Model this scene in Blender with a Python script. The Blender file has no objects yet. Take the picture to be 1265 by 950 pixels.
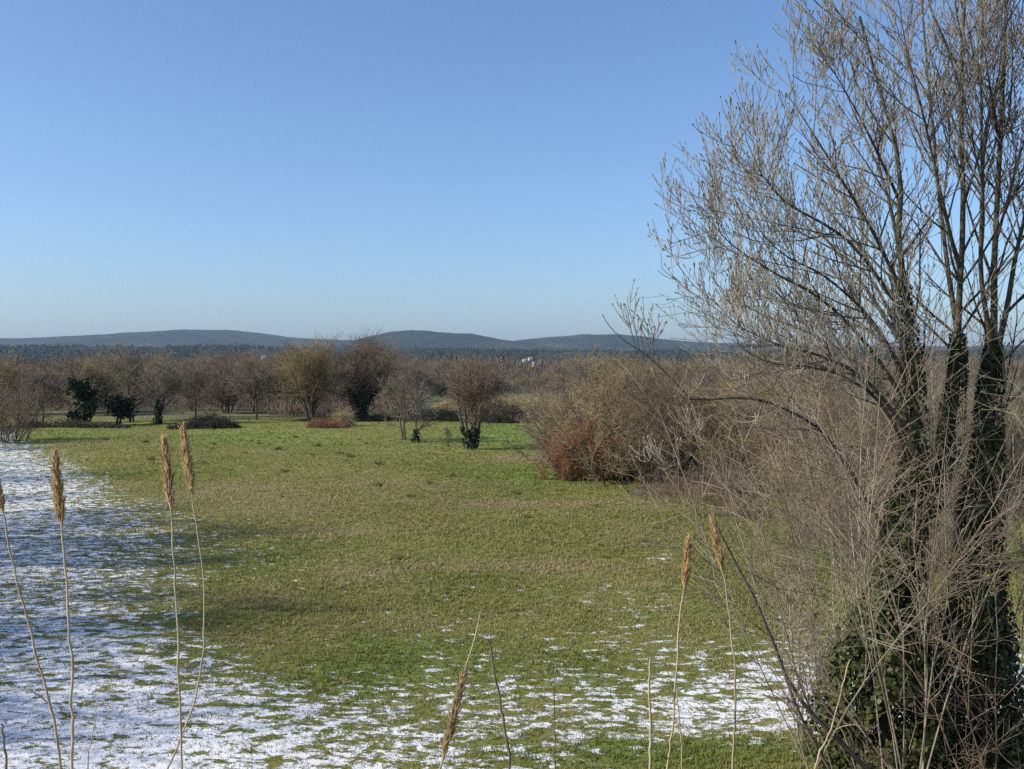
import bpy, math, random
import numpy as np
from mathutils import Vector

R = math.radians
scene = bpy.context.scene
COL = scene.collection

# ------------------------------------------------------------------ camera, sky, sun, exposure
EYE = 6.0
FPX = 1230.0                      # focal length in pixels of the 1265 px wide photograph
PITCH = math.atan(27.0 / FPX)
cam_d = bpy.data.cameras.new("camera")
cam = bpy.data.objects.new("camera", cam_d)
COL.objects.link(cam)
cam.location = (0, 0, EYE)
cam.rotation_euler = (math.pi / 2 - PITCH, 0, 0)
cam_d.sensor_width = 36.0
cam_d.lens = 36.0 * FPX / 1265.0
cam_d.clip_start = 0.1
cam_d.clip_end = 30000
scene.camera = cam

SUN_EL, SUN_AZ = 31.0, 256.0       # azimuth clockwise from +Y (256 = from the left, a touch behind the camera)
world = bpy.data.worlds.new("World")
scene.world = world
world.use_nodes = True
wn = world.node_tree
sky = wn.nodes.new("ShaderNodeTexSky")
sky.sky_type = 'NISHITA'
sky.sun_disc = False
sky.sun_elevation = R(SUN_EL)
sky.sun_rotation = R(SUN_AZ)
sky.altitude = 0
sky.air_density = 0.9
sky.dust_density = 1.4
sky.ozone_density = 5.6
wn.links.new(sky.outputs[0], wn.nodes['Background'].inputs[0])
wn.nodes['Background'].inputs[1].default_value = 0.129

sun_d = bpy.data.lights.new("sun", 'SUN')
sun_d.energy = 4.2
sun_d.angle = R(0.55)
sun_d.color = (1.0, 0.93, 0.82)
sun = bpy.data.objects.new("sun", sun_d)
COL.objects.link(sun)
to_sun = Vector((math.sin(R(SUN_AZ)) * math.cos(R(SUN_EL)), math.cos(R(SUN_AZ)) * math.cos(R(SUN_EL)), math.sin(R(SUN_EL))))
sun.rotation_euler = to_sun.to_track_quat('Z', 'Y').to_euler()
sun.location = (-30, 0, 40)

scene.view_settings.view_transform = 'Standard'
scene.view_settings.look = 'None'
scene.view_settings.exposure = 0.52
scene.view_settings.gamma = 1.0
scene.view_settings.use_curve_mapping = False
scene.render.engine = 'CYCLES'
scene.cycles.max_bounces = 5
scene.cycles.diffuse_bounces = 3
scene.cycles.volume_bounces = 0
scene.cycles.use_denoising = False
scene.cycles.sample_clamp_indirect = 4.0

# ------------------------------------------------------------------ helpers
CP, SP = math.cos(PITCH), math.sin(PITCH)

def ray(px, py):
    u = (px - 632.5) / FPX
    v = (475.0 - py) / FPX
    return u, CP + v * SP, v * CP - SP

def P(px, py, d):
    """point at depth d (along +Y) on the sight line of a photograph pixel"""
    u, f, v = ray(px, py)
    s = d / f
    return np.array((u * s, d, EYE + v * s))

def G(px, py, z=0.0):
    """point of the flat meadow on the sight line of a photograph pixel"""
    u, f, v = ray(px, py)
    s = (z - EYE) / v
    return np.array((u * s, f * s, z))

def to_px(x, y, z):
    dz = z - EYE
    f = y * CP - dz * SP
    v = y * SP + dz * CP
    f = np.where(f < 0.5, 0.5, f)
    return 632.5 + FPX * x / f, 475.0 - FPX * v / f

def gz(x, y):
    """height of the ground: the bank the photographer stands on, then the meadow"""
    x = np.asarray(x, float); y = np.asarray(y, float)
    t = np.clip((y - 1.5) / 11.0, 0, 1)
    s = t * t * (3 - 2 * t)
    bank = 4.4 * (1 - s)
    und = 0.07 * np.sin(x * .31 + 1.3) * np.sin(y * .23 + .4) + 0.05 * np.sin(x * .13 + y * .17) + .03 * np.sin(x * .9 + .7 * y) * np.sin(y * 1.1 - .5 * x)
    fade = np.clip((y - 10) / 8, 0, 1) * np.clip((140 - y) / 40, 0, 1)
    return bank + und * fade

def tag(o, label=None, cat=None, group=None, kind=None):
    if label: o['label'] = label
    if cat: o['category'] = cat
    if group: o['group'] = group
    if kind: o['kind'] = kind
    return o

def thing(name, label, cat, loc, group=None):
    o = bpy.data.objects.new(name, None)
    o.empty_display_size = .3
    COL.objects.link(o)
    o.location = tuple(float(c) for c in loc)
    return tag(o, label, cat, group)

def mesh_obj(name, pieces, mat, parent=None, smooth=False, attrs=None):
    """pieces: list of (verts (n,3), quads (m,4)); linked as ONE mesh object (parent: coordinates are local to it)"""
    vs, fs, off = [], [], 0
    for v, f in pieces:
        if len(v) == 0: continue
        vs.append(np.asarray(v, np.float32)); fs.append(np.asarray(f, np.int64) + off); off += len(v)
    v = np.concatenate(vs); f = np.concatenate(fs)
    me = bpy.data.meshes.new(name)
    me.vertices.add(len(v)); me.vertices.foreach_set("co", v.ravel())
    k = f.shape[1]
    me.loops.add(f.size); me.loops.foreach_set("vertex_index", f.ravel().astype(np.int32))
    me.polygons.add(len(f))
    me.polygons.foreach_set("loop_start", (np.arange(len(f)) * k).astype(np.int32))
    me.polygons.foreach_set("loop_total", np.full(len(f), k, np.int32))
    if smooth: me.polygons.foreach_set("use_smooth", np.ones(len(f), bool))
    for an, av in (attrs or {}).items():
        a = me.attributes.new(an, 'FLOAT', 'POINT'); a.data.foreach_set("value", np.asarray(av, np.float32))
    me.update(calc_edges=True)
    if mat: me.materials.append(mat)
    o = bpy.data.objects.new(name, me)
    COL.objects.link(o)
    if parent: o.parent = parent
    return o

def dup(root, loc, rotz=0.0, scale=(1, 1, 1), label=None, group=None):
    r = root.copy(); COL.objects.link(r)
    r.location = tuple(float(c) for c in loc); r.rotation_euler = (0, 0, rotz); r.scale = scale
    if label: r['label'] = label
    if group: r['group'] = group
    for ch in list(root.children):
        c = ch.copy(); COL.objects.link(c); c.parent = r
        for g in ch.children:
            d = g.copy(); COL.objects.link(d); d.parent = c
    return r

# ---- branch generation, all vectorised: a level is (pts (N,k,3), rad (N,k))
def unit(a):
    return a / np.maximum(np.linalg.norm(a, axis=-1, keepdims=True), 1e-9)

def polyline_level(start, d0, length, r0, r1, k, rng, trop=0.0, wander=.1, tropdir=(0, 0, 1)):
    N = len(start)
    pts = np.zeros((N, k, 3)); pts[:, 0] = start
    d = unit(d0.copy()); step = (length / (k - 1))[:, None]
    td = np.array(tropdir)
    for i in range(1, k):
        d = unit(d + rng.normal(0, wander, (N, 3)) + trop * td)
        pts[:, i] = pts[:, i - 1] + d * step
    t = np.linspace(0, 1, k)[None]
    rad = np.asarray(r0)[:, None] * (1 - t) + np.asarray(r1)[:, None] * t
    return pts, rad

def resample(poly, k):
    """smooth a hand-placed polyline (n,3) to k points"""
    poly = np.asarray(poly, float)
    n = len(poly)
    if n == 2:
        t = np.linspace(0, 1, k)[:, None]
        return poly[0] * (1 - t) + poly[1] * t
    ext = np.vstack([2 * poly[0] - poly[1], poly, 2 * poly[-1] - poly[-2]])
    out = []
    for s in np.linspace(0, n - 1 - 1e-6, k):
        i = int(s); u = s - i
        p0, p1, p2, p3 = ext[i], ext[i + 1], ext[i + 2], ext[i + 3]
        out.append(.5 * ((2 * p1) + (-p0 + p2) * u + (2 * p0 - 5 * p1 + 4 * p2 - p3) * u * u + (-p0 + 3 * p1 - 3 * p2 + p3) * u ** 3))
    return np.array(out)

def children(level, per, rng, tmin=.2, tmax=1.0, ang=(30, 60), up=0.0, bias=None, tpow=1.0):
    """start points and directions of side shoots growing from a level; returns (start, dir, t, parent length, parent radius there)"""
    pts, rad = level
    N, k, _ = pts.shape
    M = N * per
    par = np.repeat(np.arange(N), per)
    t = tmin + (tmax - tmin) * rng.random(M) ** tpow
    s = np.minimum(t * (k - 1), k - 1 - 1e-6); i = s.astype(int); u = (s - i)[:, None]
    a, b = pts[par, i], pts[par, i + 1]
    start = a * (1 - u) + b * u
    tan = unit(b - a)
    rv = rng.normal(0, 1, (M, 3))
    perp = unit(rv - (rv * tan).sum(1, keepdims=True) * tan)
    an = np.radians(rng.uniform(ang[0], ang[1], M))[:, None]
    d = tan * np.cos(an) + perp * np.sin(an)
    if up: d = unit(d + np.array((0, 0, up)))
    if bias is not None: d = unit(d + np.asarray(bias))
    L = np.linalg.norm(np.diff(pts, axis=1), axis=2).sum(1)[par]
    r = rad[par, i] * (1 - u[:, 0]) + rad[par, i + 1] * u[:, 0]
    return start, d, t, L, r

def tubes(level, n):
    """prisms with n sides along every polyline of a level"""
    pts, rad = level
    N, k, _ = pts.shape
    ax = unit(pts[:, -1] - pts[:, 0])
    ref = np.where(np.abs(ax[:, 2:3]) > .9, np.array([[1., 0, 0]]), np.array([[0., 0, 1]]))
    tan = unit(np.gradient(pts, axis=1))
    e1 = unit(np.cross(tan, ref[:, None, :])); e2 = np.cross(tan, e1)
    a = np.arange(n) * 2 * math.pi / n
    ring = pts[:, :, None, :] + rad[:, :, None, None] * (e1[:, :, None, :] * np.cos(a)[None, None, :, None] + e2[:, :, None, :] * np.sin(a)[None, None, :, None])
    v = ring.reshape(-1, 3)
    idx = np.arange(N * k * n).reshape(N, k, n)
    q = np.stack([idx[:, :-1, :], np.roll(idx, -1, 2)[:, :-1, :], np.roll(idx, -1, 2)[:, 1:, :], idx[:, 1:, :]], -1).reshape(-1, 4)
    return v, q

def leaf_quads(cen, nor, size, rng, aspect=1.3, fold=.25):
    """little pointed leaves (diamonds folded along the midrib), as quads"""
    N = len(cen)
    nor = unit(nor)
    rv = rng.normal(0, 1, (N, 3))
    e1 = unit(rv - (rv * nor).sum(1, keepdims=True) * nor); e2 = np.cross(nor, e1)
    s = np.asarray(size)[:, None]
    v = np.stack([cen - e1 * s * aspect * .5, cen + e2 * s * .5 + nor * s * fold * .5, cen + e1 * s * aspect * .5, cen - e2 * s * .5 + nor * s * fold * .5], 1).reshape(-1, 3)
    return v, np.arange(N * 4).reshape(N, 4)

# ------------------------------------------------------------------ materials
def mat_new(name, rough=.9, spec=.2):
    m = bpy.data.materials.new(name); m.use_nodes = True
    b = m.node_tree.nodes['Principled BSDF']
    b.inputs['Roughness'].default_value = rough
    b.inputs['Specular IOR Level'].default_value = spec
    return m, m.node_tree, b

def noise(nt, scale, detail=4, rough=.6, vec=None, dist=0.0):
    n = nt.nodes.new("ShaderNodeTexNoise")
    n.inputs['Scale'].default_value = scale; n.inputs['Detail'].default_value = detail
    n.inputs['Roughness'].default_value = rough; n.inputs['Distortion'].default_value = dist
    if vec is not None: nt.links.new(vec, n.inputs['Vector'])
    return n

def ramp(nt, fac, stops):
    r = nt.nodes.new("ShaderNodeValToRGB")
    e = r.color_ramp.elements
    while len(e) < len(stops): e.new(.5)
    for el, (p, c) in zip(e, stops):
        el.position = p; el.color = (*c, 1)
    nt.links.new(fac, r.inputs[0])
    return r

def math_node(nt, op, a, b=None, clamp=False):
    n = nt.nodes.new("ShaderNodeMath"); n.operation = op; n.use_clamp = clamp
    for i, x in enumerate((a, b)):
        if x is None: continue
        if isinstance(x, (int, float)): n.inputs[i].default_value = x
        else: nt.links.new(x, n.inputs[i])
    return n.outputs[0]

def mixc(nt, fac, a, b):
    n = nt.nodes.new("ShaderNodeMix"); n.data_type = 'RGBA'
    for i, x in ((0, fac), (6, a), (7, b)):
        if isinstance(x, (int, float)): n.inputs[i].default_value = x
        elif isinstance(x, tuple): n.inputs[i].default_value = (*x, 1)
        else: nt.links.new(x, n.inputs[i])
    return n.outputs[2]

def attr(nt, name):
    n = nt.nodes.new("ShaderNodeAttribute"); n.attribute_name = name
    return n.outputs['Fac']

def plant_mat(name, c0, c1, c2, scale=1.5, rough=.85, spec=.2, bump=0.0, vary=.35, trans=0.0):
    """bark, twigs or leaves: three real colours of the thing mixed by noise, a little different on each copy"""
    m, nt, b = mat_new(name, rough, spec)
    geo = nt.nodes.new("ShaderNodeTexCoord"); info = nt.nodes.new("ShaderNodeObjectInfo")
    n = noise(nt, scale, 6, .7, geo.outputs['Object'])
    f = math_node(nt, 'ADD', n.outputs['Fac'], math_node(nt, 'MULTIPLY', math_node(nt, 'SUBTRACT', info.outputs['Random'], .5), vary * .4))
    r = ramp(nt, f, [(.33, c0), (.5, c1), (.67, c2)])
    nt.links.new(r.outputs[0], b.inputs['Base Color'])
    if bump:
        bn = nt.nodes.new("ShaderNodeBump"); bn.inputs['Strength'].default_value = bump; bn.inputs['Distance'].default_value = .02
        n2 = noise(nt, scale * 12, 5, .7, geo.outputs['Object'])
        nt.links.new(n2.outputs['Fac'], bn.inputs['Height']); nt.links.new(bn.outputs[0], b.inputs['Normal'])
    if trans:
        t = nt.nodes.new("ShaderNodeBsdfTranslucent"); mx = nt.nodes.new("ShaderNodeMixShader")
        nt.links.new(r.outputs[0], t.inputs['Color']); mx.inputs[0].default_value = trans
        nt.links.new(b.outputs[0], mx.inputs[1]); nt.links.new(t.outputs[0], mx.inputs[2])
        nt.links.new(mx.outputs[0], nt.nodes['Material Output'].inputs['Surface'])
    return m

M = {}
M['bark'] = plant_mat('bark_grey_brown', (.055, .044, .033), (.09, .073, .055), (.14, .115, .09), 3, bump=.6)
M['bark_moss'] = plant_mat('bark_mossy', (.035, .03, .02), (.06, .052, .034), (.095, .085, .05), 3, bump=.6)
M['bark_ash'] = plant_mat('bark_ash', (.045, .036, .026), (.075, .062, .046), (.12, .105, .075), 3, bump=.5)
M['twig_grey'] = plant_mat('twig_grey', (.13, .105, .076), (.19, .155, .115), (.26, .215, .165), .7)
M['twig_brown'] = plant_mat('twig_brown', (.13, .092, .062), (.18, .132, .092), (.24, .18, .13), .7)
M['twig_gold'] = plant_mat('twig_golden', (.19, .14, .07), (.265, .2, .10), (.34, .27, .15), .7)
M['twig_red'] = plant_mat('twig_red_brown', (.17, .08, .045), (.24, .115, .062), (.29, .16, .09), .9)
M['twig_olive'] = plant_mat('twig_olive', (.18, .15, .075), (.25, .21, .105), (.32, .275, .15), .7)
M['twig_pale'] = plant_mat('twig_pale', (.15, .118, .082), (.235, .19, .135), (.36, .31, .24), 1.2)
M['ash_twig'] = plant_mat('ash_twig', (.14, .12, .092), (.22, .19, .15), (.33, .29, .23), 1.4)
M['ash_bud'] = plant_mat('ash_bud', (.12, .105, .075), (.19, .165, .115), (.28, .245, .175), 1.5)
M['ivy'] = plant_mat('ivy_leaf', (.016, .022, .006), (.036, .047, .012), (.078, .090, .022), 3.5, rough=.5, spec=.25, trans=.12)
M['ivy_far'] = plant_mat('evergreen_leaf', (.014, .022, .010), (.024, .038, .015), (.042, .062, .022), 1.5, rough=.6, trans=.08)
M['bramble'] = plant_mat('bramble_cane', (.045, .04, .03), (.075, .062, .045), (.11, .085, .06), 1.2)
M['reed_stem'] = plant_mat('reed_stem', (.27, .205, .12), (.37, .29, .175), (.47, .385, .25), 5)
M['reed_dark'] = plant_mat('dead_stem', (.10, .075, .05), (.16, .12, .08), (.24, .18, .12), 5)
M['plume'] = plant_mat('reed_plume', (.40, .26, .11), (.53, .36, .17), (.63, .46, .25), 9, trans=.3)
M['straw'] = plant_mat('dry_grass', (.26, .19, .09), (.36, .28, .14), (.46, .37, .21), 1.2)
M['tussock'] = plant_mat('rush_blade', (.09, .105, .03), (.13, .14, .045), (.20, .18, .08), 2)
M['pine'] = plant_mat('distant_pine', (.018, .034, .016), (.04, .056, .028), (.085, .082, .05), .035)
M['scrub'] = plant_mat('bare_scrub', (.10, .075, .055), (.16, .12, .09), (.24, .18, .125), .12)
M['farbrown'] = plant_mat('distant_bare_wood', (.085, .068, .05), (.125, .10, .075), (.165, .135, .10), .03)

# ------------------------------------------------------------------ ground
SNOW_ROWS = [
    (540, [(-400, .5), (0, .45), (25, .2), (45, 0)]),
    (552, [(-400, .6), (0, .58), (35, .45), (60, .15), (90, 0)]),
    (575, [(-400, .64), (0, .64), (50, .56), (85, .38), (115, .12), (150, 0)]),
    (600, [(-400, .64), (0, .63), (80, .58), (115, .42), (160, .05), (200, 0)]),
    (625, [(-400, .66), (0, .66), (80, .62), (140, .48), (190, .3), (235, .12), (300, .03), (330, 0)]),
    (660, [(-400, .64), (0, .62), (100, .56), (180, .42), (240, .28), (300, .14), (420, .04), (500, .01), (600, 0)]),
    (690, [(-400, .7), (0, .68), (100, .6), (180, .46), (240, .25), (300, .2), (350, .18), (420, .09), (600, .03), (780, .01), (800, .3), (825, .3), (850, .03), (1000, 0)]),
    (705, [(-400, .7), (0, .68), (100, .6), (180, .46), (240, .25), (300, .15), (350, .15), (430, .12), (480, .16), (560, .12), (640, .07), (700, .1), (780, .03), (1000, 0)]),
    (740, [(-400, .63), (0, .62), (100, .56), (180, .4), (230, .25), (280, .1), (350, .07), (430, .07), (540, .12), (640, .13), (720, .2), (790, .2), (850, .14), (1000, .08)]),
    (765, [(-400, .66), (0, .65), (100, .59), (160, .45), (215, .3), (270, .08), (350, .05), (450, .07), (530, .2), (570, .15), (640, .07), (740, .06), (800, .28), (830, .12), (900, .12), (1000, .2)]),
    (790, [(-400, .68), (0, .67), (120, .6), (180, .47), (230, .32), (290, .12), (380, .08), (470, .12), (560, .25), (650, .2), (720, .25), (800, .26), (880, .16), (1000, .3), (1300, .3)]),
    (815, [(-400, .7), (0, .7), (130, .61), (220, .48), (280, .3), (340, .1), (450, .08), (540, .2), (640, .2), (720, .24), (800, .26), (880, .42), (1000, .5), (1300, .5)]),
    (840, [(-400, .72), (0, .72), (150, .64), (250, .54), (310, .42), (380, .27), (450, .25), (540, .34), (640, .34), (740, .38), (830, .45), (920, .56), (1000, .66), (1300, .7)]),
    (870, [(-400, .74), (0, .74), (200, .7), (300, .6), (400, .47), (500, .44), (600, .45), (700, .47), (800, .53), (900, .64), (1000, .7), (1300, .7)]),
    (898, [(-400, .77), (0, .77), (200, .76), (300, .68), (400, .54), (500, .48), (600, .48), (700, .47), (800, .51), (900, .58), (1000, .6), (1300, .7)]),
    (922, [(-400, .77), (0, .77), (200, .76), (300, .68), (400, .55), (500, .49), (600, .48), (670, .4), (740, .35), (820, .25), (900, .15), (1000, .12), (1130, .4), (1300, .6)]),
    (950, [(-400, .77), (0, .77), (200, .75), (300, .7), (450, .57), (600, .48), (680, .3), (780, .08), (900, .03), (1100, .1), (1300, .4)]),
    (1100, [(-400, .9), (0, .9), (300, .8), (600, .4), (800, .05), (1300, .05)]),
]

def row_interp(rows, px, py):
    ys = np.array([r[0] for r in rows], float)
    vals = np.array([np.interp(px, [a for a, _ in r[1]], [b for _, b in r[1]]) for r in rows])
    i = np.clip(np.searchsorted(ys, py) - 1, 0, len(ys) - 2)
    t = np.clip((py - ys[i]) / (ys[i + 1] - ys[i]), 0, 1)
    n = np.arange(len(px))
    return vals[i, n] * (1 - t) + vals[i + 1, n] * t

def snow_density(x, y):
    px, py = to_px(x, y, np.where(y > 13, 0.0, gz(x, np.minimum(y, 13))))
    py = np.where(y < 13.5, 950 + (13.5 - y) * 15, py)
    d = row_interp(SNOW_ROWS, px, py)
    d[(y > 95) | (y < -2)] = 0
    return d

def probit(p):
    p = np.clip(p, 1e-4, 1 - 1e-4)
    q = np.where(p < .5, p, 1 - p)
    t = np.sqrt(-2 * np.log(q))
    z = t - (2.515517 + .802853 * t + .010328 * t * t) / (1 + 1.432788 * t + .189269 * t * t + .001308 * t ** 3)
    return np.where(p < .5, -z, z)

# dry, straw coloured patches and lush bright patches of the meadow: (px, py, half width px, half height px, amount)
STRAW = [(260, 604, 90, 10, .7), (640, 566, 45, 7, 1.), (440, 712, 60, 14, .8), (330, 625, 90, 14, .5), (500, 610, 120, 12, .45), (560, 600, 160, 5, .8), (640, 622, 180, 5, .7), (430, 655, 150, 6, .7), (620, 700, 170, 6, .7), (560, 640, 200, 22, .35),
         (320, 745, 60, 16, .5), (800, 655, 90, 20, .35), (460, 775, 120, 12, .45), (860, 620, 80, 14, .5), (130, 600, 40, 6, .6), (300, 790, 50, 12, .6), (700, 700, 120, 14, .3), (350, 560, 160, 7, .25)]
LUSH = [(640, 541, 75, 11, .8), (640, 526, 80, 6, .6), (720, 590, 90, 10, .8), (330, 540, 150, 9, .45), (90, 537, 60, 6, .8), (640, 600, 110, 10, .4), (540, 830, 200, 30, .4), (330, 690, 70, 25, .5),
        (850, 930, 220, 22, .6), (500, 790, 70, 12, .5), (480, 555, 100, 10, .35)]

def blobs(lst, x, y):
    px, py = to_px(x, y, 0.0)
    o = np.zeros_like(px)
    for bx, by, sx, sy, a in lst:
        o += a * np.exp(-(((px - bx) / sx) ** 2 + ((py - by) / sy) ** 2))
    o[y < 5] = 0
    return np.clip(o, 0, 1)

def graded(lo, hi, step, far_lo, far_hi, g=1.25):
    c = list(np.arange(lo, hi + 1e-6, step))
    s, v = step, hi
    while v < far_hi:
        s *= g; v += s; c.append(min(v, far_hi))
    s, v = step, lo
    while v > far_lo:
        s *= g; v -= s; c.insert(0, max(v, far_lo))
    return np.array(c)

xs = np.unique(np.concatenate([graded(-75, 75, .6, -9000, 9000), np.arange(-16, 16, .25)]))
ys = np.unique(np.concatenate([graded(-12, 135, .6, -2500, 9000), np.arange(0, 34, .25)]))
X, Y = np.meshgrid(xs, ys)
Z = gz(X, Y)
Z[Y > 1000] -= 0.0
gv = np.stack([X, Y, Z], -1).reshape(-1, 3)
ii = np.arange(len(xs) * len(ys)).reshape(len(ys), len(xs))
gq = np.stack([ii[:-1, :-1], ii[:-1, 1:], ii[1:, 1:], ii[1:, :-1]], -1).reshape(-1, 4)
gx, gy = gv[:, 0], gv[:, 1]
dens = snow_density(gx, gy)
far_dry = np.clip((gy - 102) / 8, 0, 1)
ATTR = dict(snow=np.where(dens < .004, 5.0, -probit(dens)), straw=blobs(STRAW, gx, gy), lush=blobs(LUSH, gx, gy), fardry=far_dry)

def ground_mat():
    m, nt, b = mat_new('meadow_grass_and_snow', .95, .1)
    tc = nt.nodes.new("ShaderNodeTexCoord").outputs['Object']
    big = noise(nt, .10, 5, .6, tc); mid = noise(nt, .9, 6, .65, tc); fine = noise(nt, 7, 6, .75, tc)
    mp = nt.nodes.new("ShaderNodeMapping"); mp.inputs['Scale'].default_value = (1.0, 1.7, 1); mp.inputs['Location'].default_value = (7.3, 2.1, 0)
    nt.links.new(tc, mp.inputs[0])
    s1 = noise(nt, 2.0, 9, .72, mp.outputs[0], .3)
    f = math_node(nt, 'ADD', math_node(nt, 'MULTIPLY', big.outputs['Fac'], .5), math_node(nt, 'MULTIPLY', mid.outputs['Fac'], .5))
    grass = ramp(nt, f, [(.36, (.105, .14, .030)), (.46, (.155, .17, .042)), (.54, (.20, .19, .056)), (.66, (.25, .21, .085))]).outputs[0]
    lush = ramp(nt, mid.outputs['Fac'], [(.35, (.12, .18, .035)), (.65, (.18, .235, .05))]).outputs[0]
    straw = ramp(nt, fine.outputs['Fac'], [(.35, (.13, .10, .055)), (.65, (.25, .19, .11))]).outputs[0]
    far = ramp(nt, noise(nt, .045, 5, .6, tc).outputs['Fac'], [(.4, (.12, .115, .06)), (.5, (.17, .155, .085)), (.6, (.13, .145, .06))]).outputs[0]
    c = mixc(nt, math_node(nt, 'MULTIPLY', attr(nt, 'lush'), 1.0, True), grass, lush)
    st = math_node(nt, 'MULTIPLY', attr(nt, 'straw'), math_node(nt, 'MULTIPLY', mid.outputs['Fac'], 1.5), True)
    c = mixc(nt, st, c, straw)
    c = mixc(nt, attr(nt, 'fardry'), c, far)
    # dark and light speckle of single tufts
    sp = ramp(nt, fine.outputs['Fac'], [(.3, (.72, .72, .68)), (.5, (1, 1, 1)), (.68, (1.2, 1.2, 1.12))]).outputs[0]
    mul = nt.nodes.new("ShaderNodeMix"); mul.data_type = 'RGBA'; mul.blend_type = 'MULTIPLY'; mul.inputs[0].default_value = 1
    nt.links.new(c, mul.inputs[6]); nt.links.new(sp, mul.inputs[7])
    # snow lies where the noise exceeds the local threshold
    zs = math_node(nt, 'DIVIDE', math_node(nt, 'SUBTRACT', s1.outputs['Fac'], .5), .085)
    sf = math_node(nt, 'SUBTRACT', zs, attr(nt, 'snow'))
    sfac = math_node(nt, 'MULTIPLY', math_node(nt, 'ADD', sf, .12), 4.0, True)
    snowc = ramp(nt, fine.outputs['Fac'], [(.3, (.66, .67, .70)), (.6, (.83, .83, .84))]).outputs[0]
    col = mixc(nt, sfac, mul.outputs[2], snowc)
    nt.links.new(col, b.inputs['Base Color'])
    bn = nt.nodes.new("ShaderNodeBump"); bn.inputs['Strength'].default_value = .8; bn.inputs['Distance'].default_value = .12
    h = math_node(nt, 'ADD', math_node(nt, 'MULTIPLY', fine.outputs['Fac'], .5), math_node(nt, 'ADD', math_node(nt, 'MULTIPLY', mid.outputs['Fac'], .8), math_node(nt, 'MULTIPLY', sfac, .2)))
    nt.links.new(h, bn.inputs['Height']); nt.links.new(bn.outputs[0], b.inputs['Normal'])
    return m

ground = mesh_obj('ground', [(gv, gq)], ground_mat(), smooth=True, attrs=ATTR)
tag(ground, 'green meadow with melting snow patches along its shaded left side', 'meadow', kind='structure')

# ------------------------------------------------------------------ hills and distant woods
def vnoise(x, y, seed):
    """smooth value noise on a lattice"""
    rng = np.random.default_rng(seed); T = rng.random((64, 64))
    xi = np.floor(x).astype(int); yi = np.floor(y).astype(int)
    u = x - xi; v = y - yi; u = u * u * (3 - 2 * u); v = v * v * (3 - 2 * v)
    g = lambda a, b: T[a % 64, b % 64]
    return (g(xi, yi) * (1 - u) + g(xi + 1, yi) * u) * (1 - v) + (g(xi, yi + 1) * (1 - u) + g(xi + 1, yi + 1) * u) * v

def fbm(x, y, seed, oct=5):
    s, a = 0, .5
    for i in range(oct):
        s = s + a * vnoise(x * 2 ** i + 11 * i, y * 2 ** i + 7 * i, seed + i); a *= .5
    return s

def hill_mat():
    m, nt, b = mat_new('wooded_hillside', .95, .05)
    tc = nt.nodes.new("ShaderNodeTexCoord").outputs['Object']
    n = noise(nt, .004, 8, .7, tc); n2 = noise(nt, .03, 6, .75, tc)
    f = math_node(nt, 'ADD', math_node(nt, 'MULTIPLY', n.outputs['Fac'], .6), math_node(nt, 'MULTIPLY', n2.outputs['Fac'], .4))
    r = ramp(nt, f, [(.38, (.022, .036, .018)), (.5, (.045, .055, .03)), (.58, (.085, .08, .05)), (.66, (.16, .13, .09))])
    nt.links.new(r.outputs[0], b.inputs['Base Color'])
    bn = nt.nodes.new("ShaderNodeBump"); bn.inputs['Strength'].default_value = 1; bn.inputs['Distance'].default_value = 30
    nt.links.new(n2.outputs['Fac'], bn.inputs['Height']); nt.links.new(bn.outputs[0], b.inputs['Normal'])
    return m

HM = hill_mat()
def hill(name, label, D, depth, profile, seed):
    """ridge at depth D whose crest follows (px, py) points of the skyline"""
    pp = np.array([P(a, b, D) for a, b in profile])
    x = np.linspace(pp[0, 0], pp[-1, 0], 260)
    crest = np.interp(x, pp[:, 0], pp[:, 2])
    y = np.linspace(D - depth, D + depth, 60)
    XX, YY = np.meshgrid(x, y)
    prof = np.cos((YY - D) / depth * math.pi / 2) ** 1.3
    nz = fbm(XX / 420, YY / 420, seed)
    H = crest[None] * prof * (1 - .35 * (1 - prof) * nz * 2) + (nz - .5) * 13 * prof + (fbm(XX / 60, YY / 90, seed + 40, 3) - .45) * 9 * prof - 1.0 * (1 - prof)
    v = np.stack([XX, YY, H], -1).reshape(-1, 3)
    k = np.arange(v.shape[0]).reshape(60, 260)
    q = np.stack([k[:-1, :-1], k[:-1, 1:], k[1:, 1:], k[1:, :-1]], -1).reshape(-1, 4)
    o = mesh_obj(name, [(v, q)], HM, smooth=True)
    return tag(o, label, 'hill', kind='structure')

hill('hills', 'long low blue hill on the left of the skyline', 5200, 1500,
     [(-900, 432), (-400, 424), (-100, 419), (0, 418), (60, 417.5), (130, 414.5), (190, 410.5), (235, 408), (290, 409), (330, 412.5), (355, 417), (400, 419), (430, 420), (500, 424), (600, 430), (760, 440)], 3)
hill('hills', 'rounded blue hill in the middle of the skyline', 4300, 1000,
     [(330, 437), (400, 428), (440, 421), (462, 416), (480, 411.5), (508, 408.5), (540, 411), (585, 413), (615, 418), (640, 422), (700, 430), (800, 441)], 8)
hill('hills', 'flat topped bluish hill behind the brown thicket', 4800, 1200,
     [(520, 440), (600, 427), (640, 421), (685, 416), (720, 413), (765, 413), (795, 416), (830, 421), (880, 424), (960, 426), (1080, 428), (1300, 426), (1600, 430), (2200, 438)], 15)
hill('wooded_rise', 'low dark green wooded rise before the hills', 2300, 900,
     [(-900, 440), (-300, 431), (0, 429), (150, 429), (300, 430), (420, 429), (520, 431), (640, 434), (760, 434), (900, 435), (1200, 434), (1900, 440)], 22)

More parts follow.
